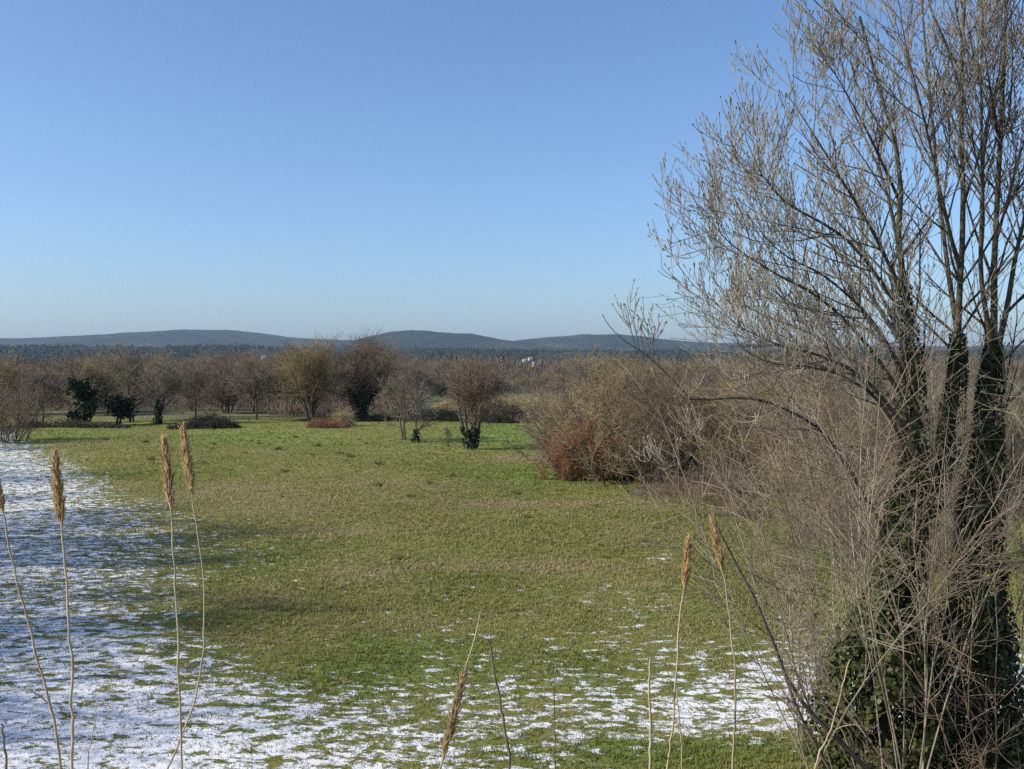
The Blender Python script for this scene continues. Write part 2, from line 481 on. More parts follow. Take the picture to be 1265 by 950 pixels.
def far_wood(name, label, cat, mat, seed, count, d0, d1, height, leaf, per, zfun=None, px_range=(-80, 1345), twiggy=0):
    rng = np.random.default_rng(seed)
    d = d0 + (d1 - d0) * rng.random(count) ** 1.2
    px = rng.uniform(*px_range, count)
    x = (px - 632.5) / FPX * d
    keep = fbm(x / 160 + 50, d / 160 + 50, seed) > (.40 if twiggy else .46)
    x, d = x[keep], d[keep]
    n = len(x)
    h = height * rng.uniform(.55, 1.4, n)
    z0 = zfun(x, d) if zfun else np.zeros(n)
    th = rng.random((n, per)) * 6.283; rr = np.sqrt(rng.random((n, per))); zz = rng.random((n, per))
    wid = h[:, None] * (.45 if twiggy else .62) * np.sqrt(np.clip(1.15 - zz, 0, 1))
    c = np.stack([x[:, None] + rr * np.cos(th) * wid, d[:, None] + rr * np.sin(th) * wid, z0[:, None] + h[:, None] * (.12 + .88 * zz)], -1).reshape(-1, 3)
    nor = rng.normal(0, 1, c.shape) + np.array((0, 0, .6))
    if twiggy:
        up = unit(rng.normal(0, .45, c.shape) + np.array((0, 0, 1.0))) * (leaf * rng.uniform(.5, 1.4, len(c)))[:, None]
        wv = np.zeros_like(c); a = rng.random(len(c)) * 6.283; wv[:, 0] = np.cos(a); wv[:, 1] = np.sin(a); wv *= twiggy
        v = np.stack([c - wv, c + wv, c + up + wv * .4, c + up - wv * .4], 1).reshape(-1, 3); q = np.arange(len(v)).reshape(-1, 4)
    else:
        v, q = leaf_quads(c, nor, leaf * rng.uniform(.6, 1.3, len(c)), rng, 1.4)
    o = mesh_obj(name, [(v, q)], mat)
    return tag(o, label, cat, kind='stuff')

def rise_z(x, d):
    pf = np.interp(x, [P(a, 0, 2300)[0] for a in (-300, 0, 420, 640, 1200, 1900)], [P(0, b, 2300)[2] for b in (431, 429, 429, 434, 434, 440)])
    return np.maximum(pf * np.cos(np.clip((d - 2300) / 900, -1, 1) * math.pi / 2) ** 1.3 - 3, -1)

far_wood('pine_wood', 'dark green pine wood covering the plain and low rise far behind', 'wood', M['pine'], 5, 9500, 950, 2500, 7.5, 2.1, 34, rise_z)
far_wood('bare_wood', 'brownish mass of bare trees on the plain behind the field', 'wood', M['farbrown'], 9, 3600, 235, 1000, 5.4, 1.5, 95, twiggy=.07)

# ------------------------------------------------------------------ haze
def haze_box(lo, hi, density):
    v = np.array([(x, y, z) for x in (lo[0], hi[0]) for y in (lo[1], hi[1]) for z in (lo[2], hi[2])], float)
    q = np.array([(0, 1, 3, 2), (4, 6, 7, 5), (0, 4, 5, 1), (2, 3, 7, 6), (0, 2, 6, 4), (1, 5, 7, 3)])
    m = bpy.data.materials.new('haze'); m.use_nodes = True
    nt = m.node_tree; nt.nodes.remove(nt.nodes['Principled BSDF'])
    pv = nt.nodes.new("ShaderNodeVolumePrincipled")
    pv.inputs['Color'].default_value = (.50, .71, 1, 1); pv.inputs['Density'].default_value = density; pv.inputs['Anisotropy'].default_value = .1
    nt.links.new(pv.outputs[0], nt.nodes['Material Output'].inputs['Volume'])
    o = mesh_obj('haze', [(v, q)], m)
    tag(o, 'thin blue haze of the far distance', 'haze', kind='stuff')
haze_box((-9100, -2600, -3.0), (9100, 9100, 230), 6.2e-5)

# ------------------------------------------------------------------ tree builders
def bare_tree(name, label, cat, loc, seed, height, width, stems=1, lean=0.0, twig='twig_grey', bark='bark', low=.22, n_limb=11, n_side=12, n_twig=11,
              twig_r=.012, trunk_r=None, ivy=0, ivy_top=.55, spread=.12, group=None, up=.1, tilt=(35, 75), ivy_reach=.05):
    rng = np.random.default_rng(seed)
    root = thing(name, label, cat, loc, group)
    tr = trunk_r or height * .02
    st = np.zeros((stems, 3)); st[:, :2] = rng.normal(0, .08 * (stems > 1), (stems, 2)) * height * .3
    st[:, 2] = -.15
    d = np.zeros((stems, 3)); d[:, 2] = 1; d[:, :2] = rng.normal(0, spread if stems > 1 else .04, (stems, 2)); d[:, 0] += lean
    tk = polyline_level(st, d, height * rng.uniform(.70, .83, stems), np.full(stems, tr), np.full(stems, tr * .22), 8, rng, .04, .05)
    s, dd, t, L, r = children(tk, max(4, int(n_limb * 1.5) // stems), rng, low, .97, tilt, up)
    ll = width * .74 * rng.uniform(.55, 1.05, len(s)) * (1.15 - .55 * t)
    lb = polyline_level(s, dd, ll, np.minimum(r * .6, tr * .5), np.full(len(s), twig_r * 1.1), 6, rng, .07, .16)
    s, dd, t, L, r = children(lb, n_side, rng, .15, 1, (30, 75), .1)
    sd = polyline_level(s, dd, L * rng.uniform(.35, .7, len(s)) * (1.1 - .45 * t), np.minimum(r * .7, twig_r * 1.6), np.full(len(s), twig_r * .8), 4, rng, .06, .2)
    s, dd, t, L, r = children(sd, n_twig, rng, .1, 1, (25, 75), .1)
    tw = polyline_level(s, dd, L * rng.uniform(.35, .75, len(s)), np.full(len(s), twig_r * .8), np.full(len(s), twig_r * .55), 3, rng, .08, .14)
    s2, dd2, t2, L2, r2 = children(tk, 14, rng, .55, 1, (15, 50), .4)
    tw2 = polyline_level(s2, dd2, height * rng.uniform(.08, .2, len(s2)), np.full(len(s2), twig_r), np.full(len(s2), twig_r * .55), 4, rng, .1, .12)
    mesh_obj('trunk', [tubes(tk, 8), tubes(lb, 5)], M[bark], root, True)
    mesh_obj('crown', [tubes(sd, 3), tubes(tw, 3), tubes(tw2, 3)], M[twig], root)
    if ivy:
        add_ivy(root, tk, ivy, rng, 0.0, ivy_top, height * ivy_reach, .16, M['ivy_far'])
    return root

def add_ivy(root, level, count, rng, t0, t1, reach, size, mat, name='ivy', taper=.7):
    pts, rad = level
    N, k, _ = pts.shape
    par = rng.integers(0, N, count)
    t = t0 + (t1 - t0) * rng.random(count)
    s = np.minimum(t * (k - 1), k - 1 - 1e-6); i = s.astype(int); u = (s - i)[:, None]
    c = pts[par, i] * (1 - u) + pts[par, i + 1] * u
    th = rng.random(count) * 6.283
    lump = .35 + 1.25 * fbm(th * 1.0 + par * 5, c[:, 2] * 1.3 + par * 3, 31)
    fade = 1 - taper * ((t - t0) / max(t1 - t0, 1e-6)) ** 2
    rr = rad[par, i] + reach * lump * fade * (.25 + .75 * np.sqrt(rng.random(count)))
    out = np.stack([np.cos(th), np.sin(th), np.zeros(count)], -1)
    c = c + out * rr[:, None]
    bare = lump > .82
    c, out, count, t = c[bare], out[bare], int(bare.sum()), t[bare]
    nor = out + rng.normal(0, .55, (count, 3)) + np.array((0, 0, .35))
    return mesh_obj(name, [leaf_quads(c, nor, size * rng.uniform(.6, 1.35, count), rng, 1.2)], mat, root)

def leafy_tree(name, label, loc, seed, height, width, base=.15, lean=0.0, count=2600, leaf=.28, group=None):
    """small dark ivy-smothered or evergreen tree, trunk visible below an uneven crown"""
    rng = np.random.default_rng(seed)
    root = thing(name, label, 'tree', loc, group)
    ns = 2
    d = np.zeros((ns, 3)); d[:, 2] = 1; d[:, 0] = lean + rng.normal(0, .08, ns); d[:, 1] = rng.normal(0, .08, ns)
    st = np.zeros((ns, 3)); st[:, 0] = (-.15, .15); st[:, 2] = -.1
    tk = polyline_level(st, d, np.full(ns, height * .85), np.full(ns, .14), np.full(ns, .03), 7, rng, .05, .07)
    s, dd, t, L, r = children(tk, 9, rng, base + .1, .98, (35, 75), .2)
    lb = polyline_level(s, dd, width * .5 * rng.uniform(.35, 1.25, len(s)) * (1.2 - .6 * t), r * .5, np.full(len(s), .012), 5, rng, .05, .16)
    pts = lb[0][:, 1:].reshape(-1, 3)
    pick = rng.integers(0, len(pts), count)
    c = pts[pick] + rng.normal(0, .075 * width, (count, 3)) * np.array((1, 1, 1.1))
    c[:, 2] = np.maximum(c[:, 2], height * base * rng.uniform(.8, 1.6, count))
    mesh_obj('trunk', [tubes(tk, 6), tubes(lb, 4)], M['bark_moss'], root, True)
    mesh_obj('crown', [leaf_quads(c, rng.normal(0, 1, c.shape) + np.array((0, 0, .5)), leaf * rng.uniform(.5, 1.3, count), rng)], M['ivy_far'], root)
    return root

def twig_bush(name, label, cat, loc, seed, height, width, depth, stems=34, twig='twig_brown', stem_mat=None, twig_r=.009, n_side=14, n_twig=9, fan=.5, group=None, trop=.02, lean=(0, 0), leafy=0, side0=.08):
    """multi-stemmed bare shrub"""
    rng = np.random.default_rng(seed)
    root = thing(name, label, cat, loc, group)
    st = np.stack([rng.normal(0, .22, stems) * width, rng.normal(0, .22, stems) * depth, np.full(stems, -.1)], -1)
    d = np.stack([st[:, 0] / width * fan * 2.2 + rng.normal(0, .22, stems) + lean[0], st[:, 1] / depth * fan * 2.2 + rng.normal(0, .22, stems) + lean[1], np.ones(stems)], -1)
    edge = np.clip(1 - (np.abs(st[:, 0]) / (width * .62)) ** 2, .35, 1)
    sm = polyline_level(st, d, height * edge * rng.uniform(.72, 1.08, stems), np.full(stems, twig_r * 2.3), np.full(stems, twig_r * .8), 7, rng, trop, .09)
    s, dd, t, L, r = children(sm, n_side, rng, side0, .98, (25, 75) if side0 < .2 else (15, 48), .05)
    sd = polyline_level(s, dd, L * rng.uniform(.14, .34, len(s)) * (1.15 - .6 * t), np.minimum(r * .7, twig_r * 1.3), np.full(len(s), twig_r * .8), 4, rng, .04, .22)
    s, dd, t, L, r = children(sd, n_twig, rng, .1, 1, (25, 75), .05)
    tw = polyline_level(s, dd, L * rng.uniform(.3, .7, len(s)), np.full(len(s), twig_r * .8), np.full(len(s), twig_r * .55), 3, rng, .05, .15)
    mesh_obj('stem', [tubes(sm, 5)], M[stem_mat or twig], root)
    mesh_obj('crown', [tubes(sd, 3), tubes(tw, 3)], M[twig], root)
    if leafy:
        pts = sd[0][:, 1:].reshape(-1, 3); pts = pts[pts[:, 2] < height * .5]
        c = pts[rng.integers(0, len(pts), leafy)] + rng.normal(0, .12, (leafy, 3))
        mesh_obj('foliage', [leaf_quads(c, rng.normal(0, 1, c.shape), .12 * rng.uniform(.5, 1.3, leafy), rng)], M['ivy_far'], root)
    return root

def mound(name, label, cat, loc, seed, length, width, height, mat, count=5000, twig_r=.012, arch=1.0, group=None, leafmat=None, leaves=0):
    """arching canes (bramble) heaped into an uneven mound"""
    rng = np.random.default_rng(seed)
    root = thing(name, label, cat, loc, group)
    st = np.stack([rng.uniform(-.5, .5, count) * length, rng.normal(0, .22, count) * width, np.full(count, -.05)], -1)
    prof = (.05 + 1.7 * fbm(st[:, 0] * .8 + seed, st[:, 1] * .8, seed) ** 1.3) * np.clip(1 - (np.abs(st[:, 0]) / (length * .52)) ** 4, .2, 1)
    st[:, 2] = height * prof * rng.random(count) * .6 - .05
    d = rng.normal(0, 1, (count, 3)) * np.array((1, 1, .5)) + np.array((0, 0, .9))
    lv = polyline_level(st, d, height * prof * rng.uniform(.4, .8, count), np.full(count, twig_r), np.full(count, twig_r * .6), 5, rng, -.28 * arch, .1)
    lv[0][:, :, 2] = np.maximum(lv[0][:, :, 2], .01)
    mesh_obj('cane', [tubes(lv, 3)], M[mat], root)
    if leaves:
        c = lv[0][:, 2:].reshape(-1, 3); c = c[rng.integers(0, len(c), leaves)] + rng.normal(0, .06, (leaves, 3))
        mesh_obj('foliage', [leaf_quads(c, rng.normal(0, 1, c.shape) + np.array((0, 0, .6)), .13 * rng.uniform(.5, 1.3, leaves), rng)], M[leafmat], root)
    return root

def at(px, py):
    g = G(px, py); g[2] = float(gz(g[0], g[1])); return g

def mh(py_base, py_top):
    """height of something whose foot and top are at these rows, standing on the meadow"""
    g = G(632, py_base)
    return P(632, py_top, g[1])[2]

def mw(py_base, wpx):
    return wpx / FPX * G(632, py_base)[1]

def undergrowth():
    rng = np.random.default_rng(911)
    n = 5200
    d = 106 + 134 * rng.random(n); px = rng.uniform(-60, 1010, n)
    keep = ~((px < 335) & (d < 121)) & ~((px > 508) & (px < 700) & (d < 188)) & ~((px > 465) & (d < 112))
    d, px = d[keep], px[keep]; n = len(d); per = 60
    x = (px - 632.5) / FPX * d
    h = rng.uniform(1.0, 3.4, n) * (.5 + .9 * fbm(x / 9 + 40, d / 9 + 40, 17))
    c = np.stack([x[:, None] + rng.normal(0, .9, (n, per)), d[:, None] + rng.normal(0, .9, (n, per)), h[:, None] * rng.random((n, per)) ** 1.2 * .75], -1).reshape(-1, 3)
    up = unit(rng.normal(0, .6, c.shape) + np.array((0, 0, 1.0))) * (.75 * rng.uniform(.5, 1.5, len(c)))[:, None]
    a = rng.random(len(c)) * 6.283; wv = np.stack([np.cos(a), np.sin(a), 0 * a], -1) * .022
    v = np.stack([c - wv, c + wv, c + up + wv * .4, c + up - wv * .4], 1).reshape(-1, 3)
    o = mesh_obj('undergrowth', [(v, np.arange(len(v)).reshape(-1, 4))], M['scrub'])
    tag(o, 'brown leafless scrub filling the ground between the back row trees', 'scrub', kind='stuff')
undergrowth()

# ---- trees along the far edge of the field, left to right
twig_bush('bare_bush', 'reddish brown bare bush at the left end of the far tree line', 'bush', at(2, 546), 101, mh(546, 452), mw(546, 66), 5, 40, 'twig_brown', 'bark', .014, 12, 8)
bare_tree('bare_tree', 'small round grey bare tree left of the dark evergreens', 'tree', at(53, 522), 102, mh(522, 450), mw(522, 62), 1, 0, 'twig_grey', n_limb=14, low=.25)
leafy_tree('evergreen_tree', 'dark ivy smothered tree, the taller of the two dark ones', at(105, 525), 103, mh(525, 466), mw(525, 44), .03, 0, 2400)
leafy_tree('evergreen_tree', 'low dark leaning evergreen with its trunk bare beneath', at(146, 524), 104, mh(524, 493), mw(524, 46), .22, .1, 1700, .24)
bare_tree('bare_tree', 'tall pale brown bare tree on twin trunks behind the dark evergreens', 'tree', at(160, 521), 105, mh(521, 432), mw(521, 78), 3, 0, 'twig_grey', n_limb=16, low=.25, spread=.07)
bare_tree('bare_tree', 'forked grey tree with a V shaped dark ivy trunk', 'tree', at(193, 524), 106, mh(524, 447), mw(524, 66), 2, 0, 'twig_grey', n_limb=14, low=.3, spread=.22, ivy=900, ivy_top=.6)
bare_tree('bare_tree', 'thin grey bare tree rising behind the dark bramble mound', 'tree', at(242, 516), 107, mh(516, 452), mw(516, 56), 2, 0, 'twig_brown', n_limb=12, low=.2)
mound('bramble', 'long low dark bramble heap on the far field edge at left', 'bramble', at(252, 528), 108, mw(528, 84), 2.4, 1.45, 'bramble', 4200, leafmat='ivy_far', leaves=3500)
bare_tree('bare_tree', 'single grey bare tree with a thin straight trunk standing apart', 'tree', at(317, 520), 109, mh(520, 440), mw(520, 70), 1, 0, 'twig_grey', n_limb=16, low=.3, trunk_r=.13)
bare_tree('willow_tree', 'golden brown willow with many upright stems', 'tree', at(385, 521), 110, mh(521, 432), mw(521, 84), 6, 0, 'twig_gold', 'bark_moss', n_limb=24, low=.12, spread=.16, n_twig=10, up=.5, tilt=(15, 40))
bare_tree('ivy_tree', 'tallest brown bare tree with dark ivy columns at its foot', 'tree', at(447, 520), 111, mh(520, 433), mw(520, 104), 5, 0, 'twig_brown', n_limb=28, low=.3, spread=.13, ivy=5200, ivy_top=.72, n_twig=10)
leafy_tree('evergreen_bush', 'dark green evergreen bush beneath the tallest brown tree', at(448, 518), 112, mh(518, 462), mw(518, 58), .03, 0, 3000, .26)
mound('bramble', 'red brown bramble heap before the golden willow', 'bramble', at(405, 529), 113, mw(529, 50), 2.4, 1.25, 'twig_red', 1700)
mound('dry_shrub', 'pale yellowish shrub on the right end of the red brown bramble heap', 'shrub', at(426, 527), 114, mw(527, 16), 1.2, 2.1, 'straw', 900)
bare_tree('bare_tree', 'slim bare tree on twin trunks standing on the field', 'tree', at(499, 544), 115, mh(544, 448), mw(544, 58), 3, -.03, 'twig_grey', n_limb=13, low=.2, spread=.09, trunk_r=.075, n_side=8, n_twig=7)
bare_tree('bare_tree', 'slim bare tree with a short ivy sleeve close beside the twin trunks', 'tree', at(513, 546), 116, mh(546, 452), mw(546, 46), 2, .02, 'twig_grey', n_limb=10, low=.2, trunk_r=.07, spread=.08, n_side=8, n_twig=7, ivy=420, ivy_top=.25, ivy_reach=.03)
bare_tree('bare_sapling', 'knee high dark bare sapling left of the tree with ivy fork', 'sapling', at(554, 551), 117, mh(551, 522), mw(551, 16), 3, 0, 'twig_brown', n_limb=9, low=.15, n_side=5, n_twig=4)
bare_tree('bare_tree', 'broad multi stemmed bare tree with dark ivy on its forked foot', 'tree', at(581, 554), 118, mh(554, 447), mw(554, 84), 5, 0, 'twig_brown', n_limb=20, low=.3, spread=.2, ivy=1100, ivy_top=.36, ivy_reach=.028)
mound('bramble_hedge', 'dark low hedge along the end of the bright green strip', 'hedge', at(645, 520.5), 119, mw(521, 110), 3, 1.75, 'bramble', 6000, leafmat='ivy_far', leaves=6500)
mound('bramble_hedge', 'short dark hedge between the slim trees and the broad tree', 'hedge', at(534, 520), 120, mw(520, 62), 3, 1.5, 'bramble', 3600, leafmat='ivy_far', leaves=3600)
mound('reed_bed', 'long straw coloured reed bed behind the dark hedge', 'reeds', at(628, 503), 121, mw(503, 190), 12, 2.1, 'straw', 9000, .02)
mound('bramble', 'low dark scrub strip below the small grey tree at left', 'bramble', at(85, 528), 122, mw(528, 150), 2.2, 1.0, 'bramble', 3600, leafmat='ivy_far', leaves=1200)
mound('bramble', 'low dark scrub strip under the golden willow and tallest tree', 'bramble', at(440, 520), 123, mw(520, 150), 2.5, .9, 'bramble', 4500, leafmat='ivy_far', leaves=2600)

# ---- second row of bare trees further back, copies of six kinds
rngb = np.random.default_rng(77)
kinds = [('twig_grey', 1, .3), ('twig_brown', 2, .3), ('twig_grey', 3, .2), ('twig_olive', 2, .2), ('twig_brown', 1, .2), ('twig_gold', 4, .12)]
klab = ['grey bare tree in the back row behind the field', 'brown bare tree in the back row behind the field', 'grey many stemmed bare tree in the back row behind the field',
        'olive tinted bare tree in the back row behind the field', 'brown low branched tree in the back row behind the field', 'yellowish upright willow in the back row behind the field']
protos = []
n_back = 0
for px in np.arange(-40, 1010, 7.0):
    px = px + rngb.uniform(-6, 6)
    dpt = rngb.uniform(110, 235)
    kk = int(rngb.choice(6, p=[.26, .24, .18, .14, .12, .06]))
    top = rngb.uniform(445, 463) - (4 if 540 > px > 90 else 0)
    if 590 < px < 690: top += 12; dpt = max(dpt, 205)
    h = P(px, top, dpt)[2]
    loc = ((px - 632.5) / FPX * dpt, dpt, -.02)
    while len(protos) <= kk: protos.append(None)
    lab, grp = klab[kk], 'bare trees in the back row'
    if protos[kk] is None:
        tw, st, low = kinds[kk]
        protos[kk] = (bare_tree('bare_tree', lab, 'tree', loc, 200 + kk, 6.0, 6.4, st, 0, tw, n_limb=16, low=low * .6, n_twig=9, twig_r=.017, group=grp), 6.0)
        o = protos[kk][0]; o.scale = (h / 6, h / 6, h / 6)
    else:
        o = dup(protos[kk][0], loc, rngb.uniform(0, 6.28), (h / 6 * rngb.uniform(.9, 1.25),) * 2 + (h / 6,))
    n_back += 1
# dark evergreens scattered in the back row
ev = None
for i, (px, top, dpt) in enumerate([(228, 458, 150), (612, 466, 190), (545, 470, 170), (365, 474, 150), (92, 478, 160), (700, 458, 260)]):
    h = P(px, top, dpt)[2]
    loc = ((px - 632.5) / FPX * dpt, dpt, 0)
    if ev is None:
        ev = leafy_tree('evergreen_tree', 'dark evergreen among the bare back row trees', loc, 300, 5.0, 3.0, .05, 0, 1600, .32, group='evergreens in the back row'); ev.scale = (h / 5,) * 3
    else:
        dup(ev, loc, i * 1.3, (h / 5 * 1.1,) * 2 + (h / 5,))

# ---- thicket on the right of the field
TH = 'thicket right of the field'
twig_bush('bare_bush', 'grey brown bare bush at the left tip of the thicket', 'bush', at(712, 577), 401, mh(577, 468), mw(577, 92), 4, 40, 'twig_grey', 'bark', .011, 14, 9)
twig_bush('red_bush', 'low rust red bush along the foot of the thicket', 'bush', at(735, 593), 402, mh(593, 520), mw(593, 125), 2, 120, 'twig_red', None, .010, 12, 7, fan=.35)
twig_bush('willow_bush', 'tall golden brown rounded willow bush of the thicket', 'bush', at(765, 590), 403, mh(590, 438), mw(590, 150), 6, 52, 'twig_gold', 'bark', .011, 16, 10, leafy=0)
twig_bush('bare_bush', 'brown bush with dark undergrowth in the middle of the thicket', 'bush', at(815, 600), 404, mh(600, 452), mw(600, 150), 5, 50, 'twig_brown', 'bark', .010, 16, 10, leafy=2500)
twig_bush('willow_bush', 'olive yellow willow bush of the thicket behind the arching limb', 'bush', at(885, 600), 405, mh(600, 445), mw(600, 150), 6, 50, 'twig_olive', 'bark', .010, 16, 10)
twig_bush('willow_bush', 'golden bush of the thicket behind the large ash tree', 'bush', at(960, 612), 406, mh(612, 442), mw(612, 150), 6, 50, 'twig_gold', 'bark', .010, 16, 10)
twig_bush('bare_bush', 'brown bush of the thicket seen between the ivy trunks', 'bush', at(1060, 625), 407, mh(625, 446), mw(625, 190), 6, 55, 'twig_brown', 'bark', .009, 15, 9)
twig_bush('bare_bush', 'brown bush of the thicket right of the ivy trunks', 'bush', at(1185, 630), 408, mh(630, 440), mw(630, 200), 6, 55, 'twig_brown', 'bark', .009, 15, 9)
twig_bush('bare_bush', 'grey bush of the thicket at the right edge of the picture', 'bush', at(1290, 630), 409, mh(630, 446), mw(630, 160), 6, 45, 'twig_grey', 'bark', .009, 15, 9)
twig_bush('bare_bush', 'tall grey brown bush at the back of the thicket between two golden ones', 'bush', at(835, 585), 431, mh(585, 442), mw(585, 150), 6, 46, 'twig_grey', 'bark', .010, 15, 10)
twig_bush('bare_bush', 'grey brown bush at the back left of the thicket, behind the golden willow', 'bush', at(735, 570), 432, mh(570, 447), mw(570, 130), 6, 46, 'twig_brown', 'bark', .010, 15, 10)
twig_bush('bare_bush', 'grey brown bush of the thicket right under the arching limb', 'bush', at(925, 606), 433, mh(606, 446), mw(606, 140), 5, 46, 'twig_grey', 'bark', .010, 15, 10)
mound('bramble', 'greyish bramble heap spilling from the thicket onto the meadow', 'bramble', at(850, 612), 410, mw(612, 150), 3, .9, 'twig_grey', 1000, .009)
mound('bramble', 'straggling grey bramble heap at the thicket foot behind the ash tree', 'bramble', at(980, 640), 411, mw(640, 190), 3, .8, 'twig_grey', 900, .008)

for i, (px, py, w, h, tw, lab) in enumerate([(905, 640, 120, 2.6, 'twig_brown', 'low sparse brown bush in front of the thicket, nearest the open meadow'), (985, 665, 150, 3.2, 'twig_olive', 'sparse olive bush in front of the thicket beside the dark leaning sapling'),
                                     (1075, 690, 150, 3.4, 'twig_brown', 'sparse brown bush behind the left ivy trunk'), (1180, 700, 150, 3.2, 'twig_grey', 'sparse grey bush between the ivy trunks and the thicket'), (845, 622, 110, 1.7, 'twig_brown', 'low brown scrub bush at the thicket corner')]):
    g = at(px, py)
    twig_bush('scrub_bush', lab, 'bush', g, 420 + i, h, w / FPX * g[1], 2.2, 26, tw, None, .007, 11, 7, fan=.5)
# ---- trees of the hedge left of the picture: they cast the broken shade on the snow
hp, hq = None, None
for i, (x, y, h, ivied) in enumerate([(-16.8, 13.5, 8, 0), (-17.6, 15.8, 8.5, 0), (-19.5, 18.3, 8.5, 0), (-18.9, 21.2, 8.9, 1), (-21.5, 24.5, 8.5, 0), (-22.9, 28, 9.3, 1), (-25.4, 32, 10.5, 1), (-27.5, 36, 9, 1), (-32, 42, 8, 0), (-36.5, 50, 9.5, 1), (-41, 58, 8, 0), (-46, 66, 9, 1)]):
    if ivied and hq is None:
        o = hq = bare_tree('hedge_tree', 'ivy clad hedge tree beside the left edge of the meadow', 'tree', (x, y, 0), 500, 8, 6.5, 3, 0, 'twig_brown', n_limb=16, low=.1, twig_r=.012, n_side=9, n_twig=7, ivy=2500, ivy_top=.6, group='hedge trees left of the meadow')
        hq.scale = (h / 8,) * 3
    elif not ivied and hp is None:
        o = hp = bare_tree('hedge_tree', 'thin bare hedge tree beside the left edge of the meadow', 'tree', (x, y, 0), 501, 8, 6.0, 2, 0, 'twig_brown', n_limb=12, low=.2, twig_r=.010, n_side=8, n_twig=6, group='hedge trees left of the meadow')
        hp.scale = (h / 8,) * 3
    else:
        dup(hq if ivied else hp, (x, y, float(gz(x, y))), i * 2.1, (h / 8 * 1.1,) * 2 + (h / 8,))

# ------------------------------------------------------------------ houses and mast far off
def wall_mat(name, c):
    m, nt, b = mat_new(name, .9, .1)
    tc = nt.nodes.new("ShaderNodeTexCoord").outputs['Object']
    r = ramp(nt, noise(nt, .6, 5, .6, tc).outputs['Fac'], [(.3, tuple(x * .85 for x in c)), (.7, c)])
    nt.links.new(r.outputs[0], b.inputs['Base Color']); return m
M['plaster'] = wall_mat('white_plaster', (.82, .80, .76)); M['tile'] = wall_mat('roof_tile', (.34, .28, .24)); M['pane'] = wall_mat('window_pane', (.06, .07, .08)); M['steel'] = wall_mat('mast_steel', (.3, .3, .31))

def boxm(lo, hi):
    v = np.array([(x, y, z) for x in (lo[0], hi[0]) for y in (lo[1], hi[1]) for z in (lo[2], hi[2])], float)
    return v, np.array([(0, 1, 3, 2), (4, 6, 7, 5), (0, 4, 5, 1), (2, 3, 7, 6), (0, 2, 6, 4), (1, 5, 7, 3)])

def house(label, px, d, zb, w, h, rot):
    root = thing('house', label, 'house', ((px - 632.5) / FPX * d, d, zb))
    root.rotation_euler = (0, 0, rot)
    dp = w * .7
    mesh_obj('wall', [boxm((-w / 2, -dp / 2, 0), (w / 2, dp / 2, h))], M['plaster'], root)
    e, rh = .4, w * .2
    v = np.array([(-w / 2 - e, -dp / 2 - e, h), (w / 2 + e, -dp / 2 - e, h), (w / 2 + e, dp / 2 + e, h), (-w / 2 - e, dp / 2 + e, h), (-w / 2 - e, 0, h + rh), (w / 2 + e, 0, h + rh)], float)
    mesh_obj('roof', [(v, np.array([(0, 1, 5, 4), (2, 3, 4, 5), (0, 4, 3, 3), (1, 2, 5, 5), (0, 3, 2, 1)]))], M['tile'], root) if False else None
    me = bpy.data.meshes.new('roof')
    me.from_pydata([tuple(p) for p in v + np.array((0, 0, .003))], [], [(0, 1, 5, 4), (2, 3, 4, 5), (0, 4, 3), (1, 2, 5), (0, 3, 2, 1)])
    me.materials.append(M['tile']); o = bpy.data.objects.new('roof', me); COL.objects.link(o); o.parent = root
    for k in (-.28, .28):
        mesh_obj('window', [boxm((k * w - .5, -dp / 2 - .05, h * .4), (k * w + .5, -dp / 2 + .02, h * .75))], M['pane'], root)
    return root

house('brightest white house among the far trees, lowest of its cluster', 659.5, 900, 0, 4.4, 6.3, -.5)
house('small white house at the upper left of the far cluster', 648, 1150, 6, 4.2, 3.6, .3)
house('pale house at the right of the far cluster', 667, 1100, 4, 4.2, 3.6, -.2)
house('lone small white house in the wood left of the far cluster', 568, 1000, 0.5, 5.5, 6.0, -.4)

house('tiny pale house at the top of the far cluster, half sunk in trees', 655, 1300, 8, 5.5, 4.0, .1)
house('tiny pale house far off at the left, in the dark wood', 326, 1200, 9, 5.5, 4.5, .2)

def mast(px, d, zb, h):
    root = thing('radio_mast', 'thin radio mast on the saddle between two hills', 'mast', ((px - 632.5) / FPX * d, d, zb))
    a = 1.6
    c = np.array([(-a, -a), (a, -a), (a, a), (-a, a)])
    pts = np.stack([np.concatenate([c, np.zeros((4, 1))], 1), np.concatenate([c * .3, np.full((4, 1), h)], 1)], 1)
    legs = (pts, np.full((4, 2), .22))
    br = []
    for i in range(12):
        f0, f1 = i / 12, (i + 1) / 12
        for k in range(4):
            br.append((pts[k, 0] * (1 - f0) + pts[k, 1] * f0, pts[(k + 1) % 4, 0] * (1 - f1) + pts[(k + 1) % 4, 1] * f1))
    br = np.array(br)
    mesh_obj('leg', [tubes(legs, 4)], M['steel'], root)
    mesh_obj('lattice', [tubes((br, np.full((len(br), 2), .12)), 3)], M['steel'], root)
    mesh_obj('antenna', [tubes((np.array([[(0, 0, h), (0, 0, h + 9)]], float), np.full((1, 2), .12)), 4)], M['steel'], root)
mast(390, 3900, 70, 62)

# ------------------------------------------------------------------ the big ash and its ivy trunks
def limb(pix, k=9):
    """hand-placed limb: (px, py, depth) points"""
    return resample([P(*p) for p in pix], k)

